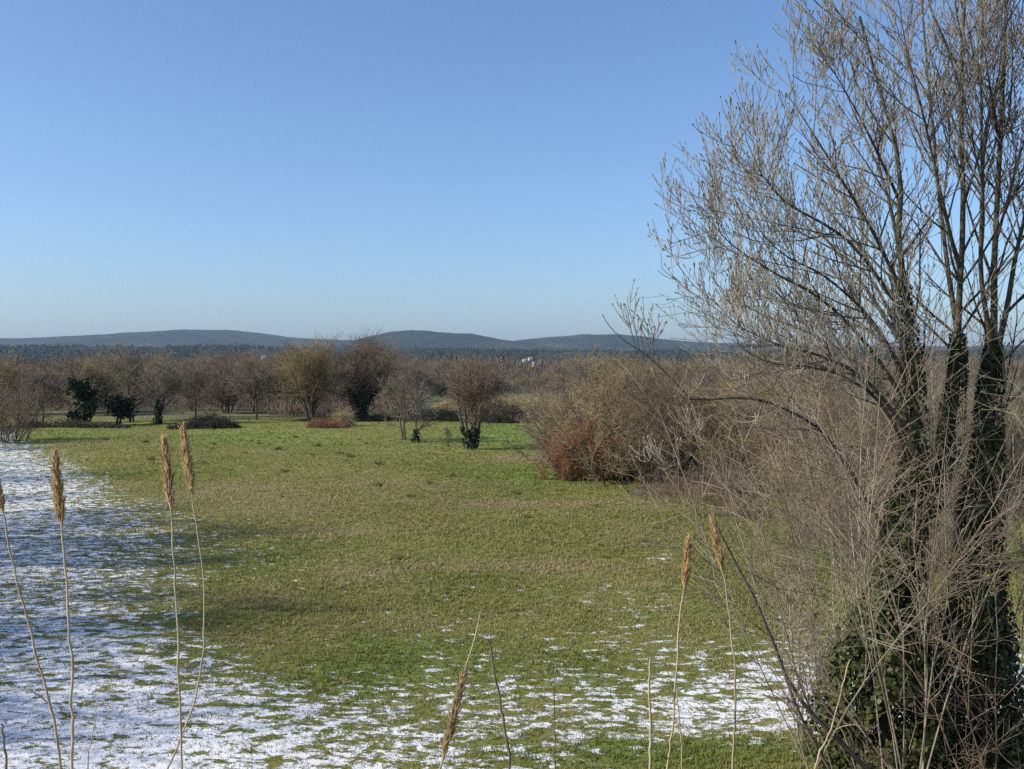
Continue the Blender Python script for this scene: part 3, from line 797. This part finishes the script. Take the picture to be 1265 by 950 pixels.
def ash(name, label, base_pix, d, stems, limbs, seed, ivy_stems, bias=(0, 0, 0)):
    rng = np.random.default_rng(seed)
    b = P(*base_pix, d); b[2] = float(gz(b[0], b[1]))
    root = thing(name, label, 'tree', b)
    A = lambda pix, r0, r1, *_: (limb(pix, 18)[None] - b, (r1 + (r0 - r1) * (1 - np.linspace(0, 1, 18)) ** 1.5)[None] * .82)
    stems_l = [A(*s) for s in stems]
    limbs = [q if len(q) > 3 or q[1] <= .01 else ([(px + max(0, (1050 - px) * (.15 if py > 220 else .28)), py + max(0, (1050 - px) * .02), dd) for px, py, dd in q[0]],) + tuple(q[1:]) for q in limbs]
    limbs_l = [A(*s) for s in limbs if s[1] > .01]
    shoots_l = [A(*s) for s in limbs if s[1] <= .01]
    mesh_obj('trunk', [tubes(s, 10) for s in stems_l], M['bark_moss'], root, True)
    allp = np.concatenate([s[0] for s in stems_l + limbs_l]); allr = np.concatenate([s[1] for s in stems_l + limbs_l])
    full = [s for s, q in zip(limbs_l, [q for q in limbs if q[1] > .01]) if len(q) < 4]
    sparse = [s for s, q in zip(limbs_l, [q for q in limbs if q[1] > .01]) if len(q) >= 4]
    lim = np.concatenate([s[0] for s in full]); limr = np.concatenate([s[1] for s in full])
    stp = np.concatenate([s[0] for s in stems_l]); strr = np.concatenate([s[1] for s in stems_l])
    # side branches: from limbs along most of their length, from stems above the ivy
    s1, d1, t1, L1, r1 = children((lim, limr), 15, rng, .08, 1, (30, 66), .16, bias)
    b1 = polyline_level(s1, d1, L1 * rng.uniform(.2, .42, len(s1)) * (1.2 - .65 * t1), np.minimum(r1 * .6, .016), np.full(len(s1), .0048), 6, rng, .06, .10)
    s2, d2, t2, L2, r2 = children((stp, strr), 15, rng, .42, 1, (28, 60), .18, bias)
    ok = s2[:, 2] > 3.6
    s2, d2, t2, r2 = s2[ok], d2[ok], t2[ok], r2[ok]
    b2 = polyline_level(s2, d2, rng.uniform(1.2, 2.8, len(s2)) * (1.3 - .6 * t2), np.minimum(r2 * .5, .022), np.full(len(s2), .0055), 6, rng, .07, .09)
    if sparse:
        sp, sr = np.concatenate([s[0] for s in sparse]), np.concatenate([s[1] for s in sparse])
        s3, d3, t3, L3, r3 = children((sp, sr), 4, rng, .3, 1, (25, 60), .3)
        b3 = polyline_level(s3, d3, rng.uniform(.35, .9, len(s3)), np.minimum(r3 * .6, .009), np.full(len(s3), .0045), 6, rng, .10, .09)
        b2 = (np.concatenate([b2[0], b3[0]]), np.concatenate([b2[1], b3[1]]))
    mesh_obj('limb', [tubes(s, 7) for s in limbs_l] + [tubes(b1, 5), tubes(b2, 5)] + [tubes(s, 5) for s in shoots_l], M['bark_ash'], root, True)
    b12 = (np.concatenate([b1[0], b2[0]]), np.concatenate([b1[1], b2[1]]))
    s, dd, t, L, r = children(b12, 6, rng, .12, 1, (28, 56), .16)
    tw = polyline_level(s, dd, L * rng.uniform(.3, .62, len(s)), np.minimum(r * .85, .0075), np.full(len(s), .0048), 6, rng, .15, .09)
    s, dd, t, L, r = children(tw, 3, rng, .25, 1, (30, 60), .15)
    tl = polyline_level(s, dd, rng.uniform(.10, .30, len(s)), np.full(len(s), .0048), np.full(len(s), .004), 4, rng, .24, .06)
    mesh_obj('crown', [tubes(tw, 3), tubes(tl, 3)], M['ash_twig'], root)
    # swollen buds and hanging old keys at the shoot tips
    tips = np.concatenate([tl[0], tw[0][:, -4:]]); dirs = unit(tips[:, -1] - tips[:, -2])
    pk = rng.random(len(tips)) < .8
    e, dd = tips[pk, -1], dirs[pk]
    n = len(e)
    bl = rng.uniform(.025, .07, n)
    pts = np.stack([e - dd * .005, e + dd * bl[:, None] * .5, e + dd * bl[:, None]], 1)
    rad = np.stack([np.full(n, .004), rng.uniform(.008, .0135, n), np.full(n, .004)], 1)
    mesh_obj('bud', [tubes((pts, rad), 4)], M['ash_bud'], root)
    for (si, t0, t1_, reach, cnt, size) in ivy_stems:
        lv = (np.concatenate([stems_l[i][0] for i in si]), np.concatenate([stems_l[i][1] for i in si]))
        add_ivy(root, lv, cnt, rng, t0, t1_, reach, size, M['ivy'])
    return root

D = 14.2
ash('ash_tree', 'large bare ash forking low, dark ivy on its trunk and arching left limbs', (1100, 962), D,
    [([(1100, 975, D), (1092, 900, D), (1098, 800, D), (1115, 700, D), (1128, 600, D), (1130, 500, D), (1124, 410, D), (1110, 300, D - .2), (1113, 220, D - .3), (1098, 150, D - .4), (1078, 80, D - .5), (1062, 20, D - .6)], .15, .02, 16),
     ([(1112, 720, D), (1140, 640, D + .2), (1168, 560, D + .3), (1182, 470, D + .3), (1184, 390, D + .3), (1190, 260, D + .3), (1187, 130, D + .2), (1191, 10, D + .1), (1195, -90, D)], .11, .025, 14),
     ([(1184, 420, D + .3), (1172, 340, D + .6), (1160, 240, D + .9), (1150, 130, D + 1.2), (1140, 20, D + 1.3), (1136, -60, D + 1.4)], .05, .018, 10)],
    [([(1122, 500, D), (1070, 425, D - .3), (1010, 370, D - .6), (940, 335, D - 1), (880, 300, D - 1.3), (840, 262, D - 1.5)], .045, .006),
     ([(1124, 440, D), (1065, 350, D + .5), (1000, 280, D + .9), (940, 225, D + 1.3), (890, 175, D + 1.6)], .045, .006),
     ([(1118, 370, D), (1080, 290, D - .5), (1030, 215, D - .9), (975, 150, D - 1.2), (940, 112, D - 1.4)], .04, .006),
     ([(1110, 300, D), (1090, 220, D + .4), (1055, 140, D + .8), (1020, 70, D + 1)], .035, .006),
     ([(1126, 520, D), (1060, 450, D + .6), (990, 410, D + 1), (920, 385, D + 1.4), (860, 350, D + 1.8), (836, 318, D + 2)], .045, .006),
     ([(1128, 540, D), (1070, 470, D - .6), (1010, 440, D - 1), (950, 425, D - 1.3), (890, 400, D - 1.5), (855, 370, D - 1.6)], .04, .006),
     ([(1128, 560, D), (1085, 490, D + .8), (1030, 450, D + 1.4), (965, 430, D + 1.8), (905, 415, D + 2.1), (870, 392, D + 2.2)], .04, .006),
     ([(1120, 430, D), (1075, 345, D + 1), (1010, 300, D + 1.6), (930, 268, D + 2.1), (868, 232, D + 2.3)], .04, .006),
     ([(1126, 480, D), (1080, 400, D - .9), (1020, 345, D - 1.5), (950, 310, D - 1.9), (900, 262, D - 2.1)], .04, .006),
     ([(1126, 570, D), (1090, 500, D - 1), (1040, 465, D - 1.6), (990, 452, D - 2), (935, 446, D - 2.3), (895, 428, D - 2.4), (880, 408, D - 2.4)], .035, .006),
     ([(1122, 480, D), (1088, 420, D + .3), (1050, 400, D + .5), (1005, 395, D + .6), (960, 380, D + .7), (925, 352, D + .8)], .03, .006),
     ([(1118, 390, D), (1050, 300, D - .8), (960, 250, D - 1.4), (900, 215, D - 1.7), (862, 208, D - 1.9)], .035, .006),
     ([(1112, 250, D), (1075, 170, D - .7), (1040, 110, D - 1), (1000, 62, D - 1.2)], .03, .006),
     ([(1184, 330, D + .3), (1160, 230, D - .3), (1140, 140, D - .7), (1120, 60, D - 1), (1110, 0, D - 1.2)], .035, .006),
     ([(1188, 260, D + .3), (1215, 170, D + .5), (1228, 90, D + .6), (1235, 0, D + .7)], .03, .006),
     ([(1095, 660, D), (1050, 580, D - .3), (1012, 530, D - .5), (985, 513, D - .6), (955, 499, D - .7), (925, 492, D - .8), (890, 492, D - .8), (855, 494, D - .9), (832, 470, D - .9), (800, 440, D - 1), (770, 420, D - 1), (752, 402, D - 1), (744, 388, D - 1)], .04, .006, 20),
     ([(1012, 530, D - .5), (960, 530, D - .3), (915, 528, D - .2), (880, 548, D - .2), (855, 562, D - .2), (838, 575, D - .2)], .02, .005, 0),
     ([(800, 440, D - 1), (792, 415, D - 1), (795, 388, D - 1), (794, 366, D - 1)], .008, .004, 5),
     ([(790, 432, D - 1), (784, 405, D - 1), (777, 382, D - 1), (775, 366, D - 1)], .008, .004, 5)],
    601,
    [((0,), .0, .27, .85, 17000, .066), ((0,), .2, .4, .36, 4500, .06), ((0,), .3, .6, .17, 1700, .055), ((1,), .0, .47, .19, 2800, .055)], (-.10, 0, .05))
ash('ash_tree', 'bare ash on the right with a straight upright trunk wrapped in dark ivy', (1216, 962), D + .4,
    [([(1216, 975, D + .4), (1208, 900, D + .4), (1206, 800, D + .4), (1210, 700, D + .4), (1216, 600, D + .4), (1222, 500, D + .4), (1228, 420, D + .4), (1228, 330, D + .4), (1234, 210, D + .3), (1240, 80, D + .2), (1246, -60, D)], .17, .03, 16),
     ([(1230, 440, D + .4), (1244, 380, D + .5), (1254, 320, D + .6), (1272, 240, D + .8), (1292, 140, D + 1), (1310, 20, D + 1)], .06, .02, 10),
     ([(1226, 430, D + .4), (1212, 340, D + .2), (1214, 230, D), (1212, 120, D - .2), (1214, 10, D - .4)], .05, .02, 10)],
    [([(1245, 385, D + .5), (1275, 355, D + .4), (1310, 330, D + .3), (1350, 290, D)], .03, .006),
     ([(1230, 300, D + .4), (1255, 210, D), (1280, 120, D - .3), (1300, 40, D - .5)], .03, .006),
     ([(1228, 350, D + .4), (1200, 270, D + .9), (1180, 190, D + 1.3), (1165, 110, D + 1.6)], .03, .006),
     ([(1236, 190, D + .3), (1225, 120, D - .3), (1215, 50, D - .6), (1212, -20, D - .8)], .025, .006)],
    602,
    [((0,), .0, .47, .48, 11500, .062), ((0,), .0, .25, .75, 8000, .064), ((0,), .45, .60, .17, 1800, .055)], (.02, 0, .05))

# ---- pale twiggy shrubs on the foot of the bank, in front of the ash trees
twig_bush('pale_shrub', 'pale brown twiggy shrub fanning up and left before the ash trunk', 'shrub', tuple(P(1100, 960, 11.8)[:2]) + (float(gz(0, 11.8)),), 701, 6.6, 1.9, 1.2, 13, 'twig_pale', None, .0055, 12, 5, fan=.22, lean=(-.10, 0), trop=.02, side0=.38)
twig_bush('pale_shrub', 'pale twiggy shrub filling the gap behind the two ivy trunks', 'shrub', tuple(P(1165, 945, 15.6)[:2]) + (float(gz(6, 15.6)),), 702, 7.6, 2.6, 1.2, 18, 'twig_pale', None, .0055, 11, 5, fan=.4, lean=(-.08, 0), trop=.0, side0=.3)
twig_bush('pale_shrub', 'fine greyish shrub with upright stems behind the left ivy trunk', 'shrub', tuple(P(1080, 930, 15.3)[:2]) + (float(gz(6, 15.3)),), 705, 8.0, 2.8, 1.2, 30, 'twig_pale', None, .0045, 15, 5, fan=.24, lean=(-.09, 0), trop=.03, side0=.40)
twig_bush('brown_shrub', 'brownish twiggy shrub at the right edge before the ivy trunk', 'shrub', tuple(P(1255, 960, 11.5)[:2]) + (float(gz(0, 11.5)),), 703, 4.0, 2.0, 1.2, 7, 'twig_brown', None, .005, 12, 5, fan=.5, lean=(.02, 0), trop=.0)
twig_bush('brown_shrub', 'low brown tangle of stems at the foot of the ash trunks', 'shrub', tuple(P(1135, 950, 13.2)[:2]) + (float(gz(0, 13.2)),), 704, 2.2, 2.2, 1.2, 9, 'twig_brown', None, .0055, 10, 5, fan=.7, lean=(-.05, 0), trop=-.02)

def sapling(label, paths, seed, mat, twigmat, n_side=10, tw_r=.004):
    rng = np.random.default_rng(seed)
    b = P(*paths[0][0][-1]); b[2] = float(gz(b[0], b[1]))
    root = thing('bare_sapling', label, 'sapling', b)
    L = []
    for pix, r0, r1 in paths:
        L.append((resample([P(*p) for p in pix[::-1]], 12)[None] - b, np.linspace(r0, r1, 12)[None]))
    mesh_obj('stem', [tubes(l, 7) for l in L], M[mat], root, True)
    al = (np.concatenate([l[0] for l in L]), np.concatenate([l[1] for l in L]))
    s, d, t, LL, r = children(al, n_side, rng, .25, 1, (25, 55), .2)
    sd = polyline_level(s, d, LL * rng.uniform(.12, .4, len(s)) * (1.2 - .6 * t), np.minimum(r * .6, tw_r * 1.4), np.full(len(s), tw_r * .6), 5, rng, .08, .1)
    s, d, t, LL, r = children(sd, 6, rng, .2, 1, (25, 55), .1)
    tw = polyline_level(s, d, LL * rng.uniform(.25, .6, len(s)), np.full(len(s), tw_r * .7), np.full(len(s), tw_r * .5), 4, rng, .08, .1)
    mesh_obj('twig', [tubes(sd, 4), tubes(tw, 3)], M[twigmat], root)
    return root
D2 = 11.0
sapling('dark leaning sapling arching up and left before the snow', [
    ([(883, 643, D2 - .3), (905, 688, D2 - .2), (930, 735, D2 - .1), (953, 788, D2), (974, 842, D2), (1005, 884, D2), (1034, 912, D2 + .1), (1080, 960, D2 + .2)], .032, .008),
    ([(968, 830, D2), (985, 875, D2), (1003, 912, D2), (1030, 960, D2)], .02, .014)], 711, 'bark', 'twig_brown', 12)
sapling('thin grey sapling with drooping twigs between the leaning sapling and ivy trunk', [
    ([(985, 690, D2 + 1), (998, 745, D2 + 1), (1006, 800, D2 + 1), (1012, 860, D2 + 1), (1040, 900, D2 + 1), (1060, 960, D2 + 1)], .012, .005),
    ([(1010, 720, D2 + 1), (1005, 780, D2 + 1), (1008, 820, D2 + 1)], .006, .004)], 712, 'twig_grey', 'twig_grey', 18)
sapling('long pale cane slanting up to the right before the ivy trunks', [
    ([(1265, 560, D2), (1205, 660, D2), (1150, 740, D2), (1100, 800, D2), (1050, 870, D2), (1005, 955, D2)], .011, .005)], 713, 'twig_pale', 'twig_pale', 12)

# ------------------------------------------------------------------ dry reeds on the bank close to the camera
def reed(label, d, path, plume=None, r=.008, mat='reed_stem', leaves=2, seed=0, pw=.045, name='reed', cat='reed', pmat='plume'):
    """path: stem pixels from the top down to the picture's lower edge; plume: (top px, top py) to (foot px, foot py)"""
    rng = np.random.default_rng(seed)
    p = [P(x, y, d) for x, y in path]
    last, prev = p[-1], p[-2]
    dv = unit(last - prev); dv = unit(dv * np.array((.6, .6, 1)))
    q = last.copy(); g = float(gz(q[0], q[1]))
    while q[2] > g - .05:
        q = q + dv * .1; g = float(gz(q[0], q[1]))
        if dv[2] >= -.05: break
    p.append(q)
    b = q.copy(); b[2] = g
    root = thing(name, label, cat, b, None)
    pts = resample(np.array(p)[::-1], 22) - b
    pts[1:-1] += rng.normal(0, .004, (20, 3))
    rad = np.linspace(r, r * .55, 22)
    rad[3::4] *= 1.25
    mesh_obj('stem', [tubes((pts[None], rad[None]), 6)], M[mat], root, True)
    for k in range(leaves):
        i = rng.integers(5, 17)
        side = np.array((rng.choice((-1, 1)), rng.normal(0, .5), 1.6)); side = unit(side)
        n = 7; c = np.zeros((n, 3)); c[0] = pts[i]
        ln = rng.uniform(.18, .45)
        for j in range(1, n):
            side = unit(side + np.array((side[0] * .1, 0, -.28))); c[j] = c[j - 1] + side * ln / (n - 1)
        w = .010 * np.sin(np.linspace(.5, math.pi - .02, n))[:, None]
        nrm = unit(np.cross(side, (0, 1, .3)))
        wv = np.array((0.3, 1, 0)) * w
        v = np.concatenate([c + wv, c - wv + np.array((0, 0, .002))])
        qd = np.array([(j, j + 1, n + j + 1, n + j) for j in range(n - 1)])
        mesh_obj('leaf', [(v, qd)], M[mat], root)
    if plume:
        a, f = P(*plume[0], d) - b, P(*plume[1], d) - b
        n = 420
        t = rng.random(n) ** .9
        ax = unit(a - f); Lp = np.linalg.norm(a - f)
        c = f + (a - f) * t[:, None]
        rv = rng.normal(0, 1, (n, 3)); pr = unit(rv - (rv @ ax)[:, None] * ax)
        env = np.clip(np.minimum(t / .12, 1) * (1 - t) ** .55 + .12, 0, 1)
        ln = rng.uniform(.07, .15, n) * Lp * 1.6
        dr = unit(ax + pr * rng.uniform(.08, .45, n)[:, None])
        st = c + pr * (pw * .35 * env * rng.random(n))[:, None]
        lv = polyline_level(st, dr, ln * (.5 + .5 * env), np.full(n, .0042), np.full(n, .0015), 4, rng, .0, .05)
        mesh_obj('plume' if pmat == 'plume' else 'husk', [tubes(lv, 3)], M[pmat], root)
    return root

reed('tan reed with a thick drooping plume, left of the pair, over the snow', 5.6, [(76, 648), (82, 720), (87, 800), (90, 880), (89, 952)], ((68, 563), (77, 650)), .009, leaves=1, seed=1, pw=.06)
reed('tan reed with a feathery plume, left one of the close pair', 6.2, [(211, 625), (215, 690), (219, 770), (222, 860), (225, 952)], ((203, 545), (212, 630)), .008, leaves=1, seed=2, pw=.055)
reed('tan reed with the topmost plume, right one of the close pair', 6.5, [(237, 605), (246, 670), (253, 740), (252, 800), (244, 850), (228, 900), (208, 950)], ((226, 531), (238, 612)), .007, leaves=1, seed=3, pw=.05)
reed('reed at the left edge with a dark plume and long slanting stem', 5.8, [(2, 625), (14, 690), (30, 750), (45, 810), (62, 870), (75, 950)], ((-6, 585), (4, 632)), .008, leaves=2, seed=4, pw=.045)
reed('short broken reed in the lower left corner', 5.6, [(2, 895), (6, 920), (8, 952)], None, .008, 'reed_dark', 1, 5)
reed('short thin dry stalk on the snow right of the thick plumed reed', 7.0, [(121, 866), (115, 905), (108, 950)], None, .005, leaves=0, seed=6, name='dry_stalk', cat='stalk')
reed('tan reed with a slim plume on the right side of the meadow', 6.6, [(845, 720), (840, 770), (836, 830), (831, 900), (824, 952)], ((851, 666), (845, 727)), .008, leaves=2, seed=7, pw=.05)
reed('tan reed whose plume touches the leaning dark sapling', 6.6, [(890, 700), (900, 750), (907, 820), (908, 890), (904, 952)], ((880, 642), (893, 706)), .008, leaves=1, seed=8, pw=.06)
reed('broken pale reed stub with a bent leaf at its top', 6.4, [(804, 812), (802, 850), (804, 900), (803, 952)], None, .011, leaves=2, seed=9)
reed('thin pale reed stalk between the stub and the plumed reed', 6.8, [(834, 838), (838, 880), (842, 920), (843, 952)], None, .006, leaves=0, seed=10, name='dry_stalk', cat='stalk')
reed('straw coloured leaning stalk thickening towards its foot', 6.4, [(594, 755), (583, 800), (568, 850), (556, 900), (548, 935), (544, 960)], ((572, 838), (547, 938)), .009, leaves=1, seed=11, pw=.028, pmat='straw', name='dry_stalk', cat='stalk')
reed('dark brown leaning dead stalk right of the straw coloured one', 6.4, [(603, 790), (612, 840), (622, 890), (630, 950)], None, .011, 'reed_dark', 2, 12, name='dry_stalk', cat='stalk')
reed('short thin dark stalk alone in the speckled snow', 6.8, [(684, 848), (685, 890), (685, 952)], None, .005, 'reed_dark', 0, 13, name='dry_stalk', cat='stalk')
reed('pale reed bent over at the foot of the leaning sapling', 7.5, [(1050, 815), (1040, 850), (1025, 905), (1006, 952)], None, .007, leaves=2, seed=14)
reed('small dark weed stalk near the lower edge left of centre', 8.0, [(310, 915), (311, 952)], None, .004, 'reed_dark', 1, 15, name='dry_stalk', cat='stalk')

# ------------------------------------------------------------------ grass and tussocks
def tussock_mesh(seed, n=70, h=.35, w=.22):
    rng = np.random.default_rng(seed)
    st = np.stack([rng.normal(0, .3, n) * w, rng.normal(0, .3, n) * w, np.full(n, -.02)], -1)
    d = np.stack([st[:, 0] / w * 1.2 + rng.normal(0, .25, n), st[:, 1] / w * 1.2 + rng.normal(0, .25, n), np.ones(n)], -1)
    return polyline_level(st, d, h * rng.uniform(.5, 1.1, n), np.full(n, .012), np.full(n, .003), 4, rng, -.12, .08)
rngt = np.random.default_rng(44)
tus = None
spots = [(215, 556), (345, 556), (385, 562), (420, 560), (433, 564), (310, 543), (318, 547), (395, 551), (452, 549), (300, 562), (250, 575), (505, 615), (495, 690), (700, 618), (640, 610),
         (800, 672), (812, 655), (735, 627), (840, 643), (760, 640), (265, 548), (365, 540), (470, 573), (560, 590), (590, 600), (690, 606), (530, 600), (420, 595), (352, 585), (190, 570), (180, 548), (130, 545), (465, 602), (650, 640), (780, 610)]
for i, (px, py) in enumerate(spots):
    g = at(px + rngt.uniform(-3, 3), py)
    sc = rngt.uniform(.35, .95) * np.clip(g[1] / 50, .5, 1.1)
    if tus is None:
        tus = tag(mesh_obj('grass_tussock', [tubes(tussock_mesh(3), 3)], M['tussock']), 'small dark green tussock in the open meadow', 'tussock', 'dark tussocks in the meadow')
        tus.location = tuple(g); tus.scale = (sc * 1.3, sc * 1.3, sc)
    else:
        o = tus.copy(); COL.objects.link(o); o.location = tuple(g); o.rotation_euler = (0, 0, rngt.uniform(0, 6.28)); o.scale = (sc * 1.3, sc * 1.3, sc)

def grass(count, dmin, dmax, seed):
    """short meadow turf: little tufts of blades, thinner where snow lies"""
    rng = np.random.default_rng(seed)
    d = dmin * (dmax / dmin) ** rng.random(count)
    x = rng.uniform(-.56, .56, count) * (d + 3)
    dn = snow_density(x, d)
    keep = rng.random(count) < np.clip(1.05 - dn * 1.1, .08, 1) * np.clip(1.5 - d / 75, .35, 1)
    x, d, dn = x[keep], d[keep], dn[keep]
    n, nb = len(x), 5
    hh = rng.uniform(.05, .13, n) * (1 + .25 * (d > 24))
    wob = fbm(x * .7 + 30, d * .7 + 30, 61)
    hh *= (.5 + .8 * wob) * (1 - .55 * np.clip(dn * 1.6, 0, 1))
    ang = rng.random((n, nb)) * 6.283; tilt = rng.uniform(.1, .9, (n, nb))
    bx = x[:, None] + rng.normal(0, .03, (n, nb)); by = d[:, None] + rng.normal(0, .03, (n, nb))
    z0 = gz(x, d)[:, None] + np.zeros((1, nb))
    H = hh[:, None] * rng.uniform(.6, 1.15, (n, nb)); w = .004 + .00028 * d[:, None] + np.zeros((1, nb))
    a2 = ang + 1.57
    base = np.stack([bx, by, z0 - .01], -1)
    wv = np.stack([np.cos(a2) * w, np.sin(a2) * w, 0 * w], -1)
    mid = base + np.stack([np.cos(ang) * tilt * H * .35, np.sin(ang) * tilt * H * .35, H * .6], -1)
    tip = base + np.stack([np.cos(ang) * tilt * H, np.sin(ang) * tilt * H, H * (1.05 - .35 * tilt)], -1)
    v = np.stack([base - wv, base + wv, mid + wv * .75, mid - wv * .75, tip], 2).reshape(-1, 3)
    m = n * nb
    k = np.arange(m)[:, None] * 5
    f = np.concatenate([k + np.array([[0, 1, 2, 3]]), k + np.array([[3, 2, 4, 4]])])
    # tip triangles as degenerate-free quads: widen the tip a hair
    v = v.reshape(m, 5, 3)
    v6 = np.concatenate([v, (v[:, 4] + (v[:, 2] - v[:, 3]) * .12)[:, None]], 1).reshape(-1, 3)
    k = np.arange(m)[:, None] * 6
    f = np.concatenate([k + np.array([[0, 1, 2, 3]]), k + np.array([[3, 2, 5, 4]])])
    tint = np.repeat(np.clip(.45 * fbm(x * .3 + 9, d * .22 + 9, 71) + .4 * fbm(x * .09 + 3, d * .06 + 5, 72) + .26 * rng.random(n) - .08 + .3 * blobs(STRAW, x, d) - .5 * blobs(LUSH, x, d), 0, 1), nb * 6)
    m_, nt, b = mat_new('grass_blade', .7, .25)
    r = ramp(nt, attr(nt, 'tint'), [(.10, (.125, .20, .034)), (.36, (.235, .245, .066)), (.56, (.325, .30, .105)), (.82, (.46, .37, .21))])
    t = nt.nodes.new("ShaderNodeBsdfTranslucent"); mx = nt.nodes.new("ShaderNodeMixShader"); mx.inputs[0].default_value = .42
    nt.links.new(r.outputs[0], b.inputs['Base Color']); nt.links.new(r.outputs[0], t.inputs['Color'])
    nt.links.new(b.outputs[0], mx.inputs[1]); nt.links.new(t.outputs[0], mx.inputs[2]); nt.links.new(mx.outputs[0], nt.nodes['Material Output'].inputs['Surface'])
    o = mesh_obj('grass', [(v6, f)], m_, attrs={'tint': tint})
    return tag(o, 'short olive green grass of the meadow poking through thin snow', 'grass', kind='stuff')
grass(210000, 10.5, 108, 81)
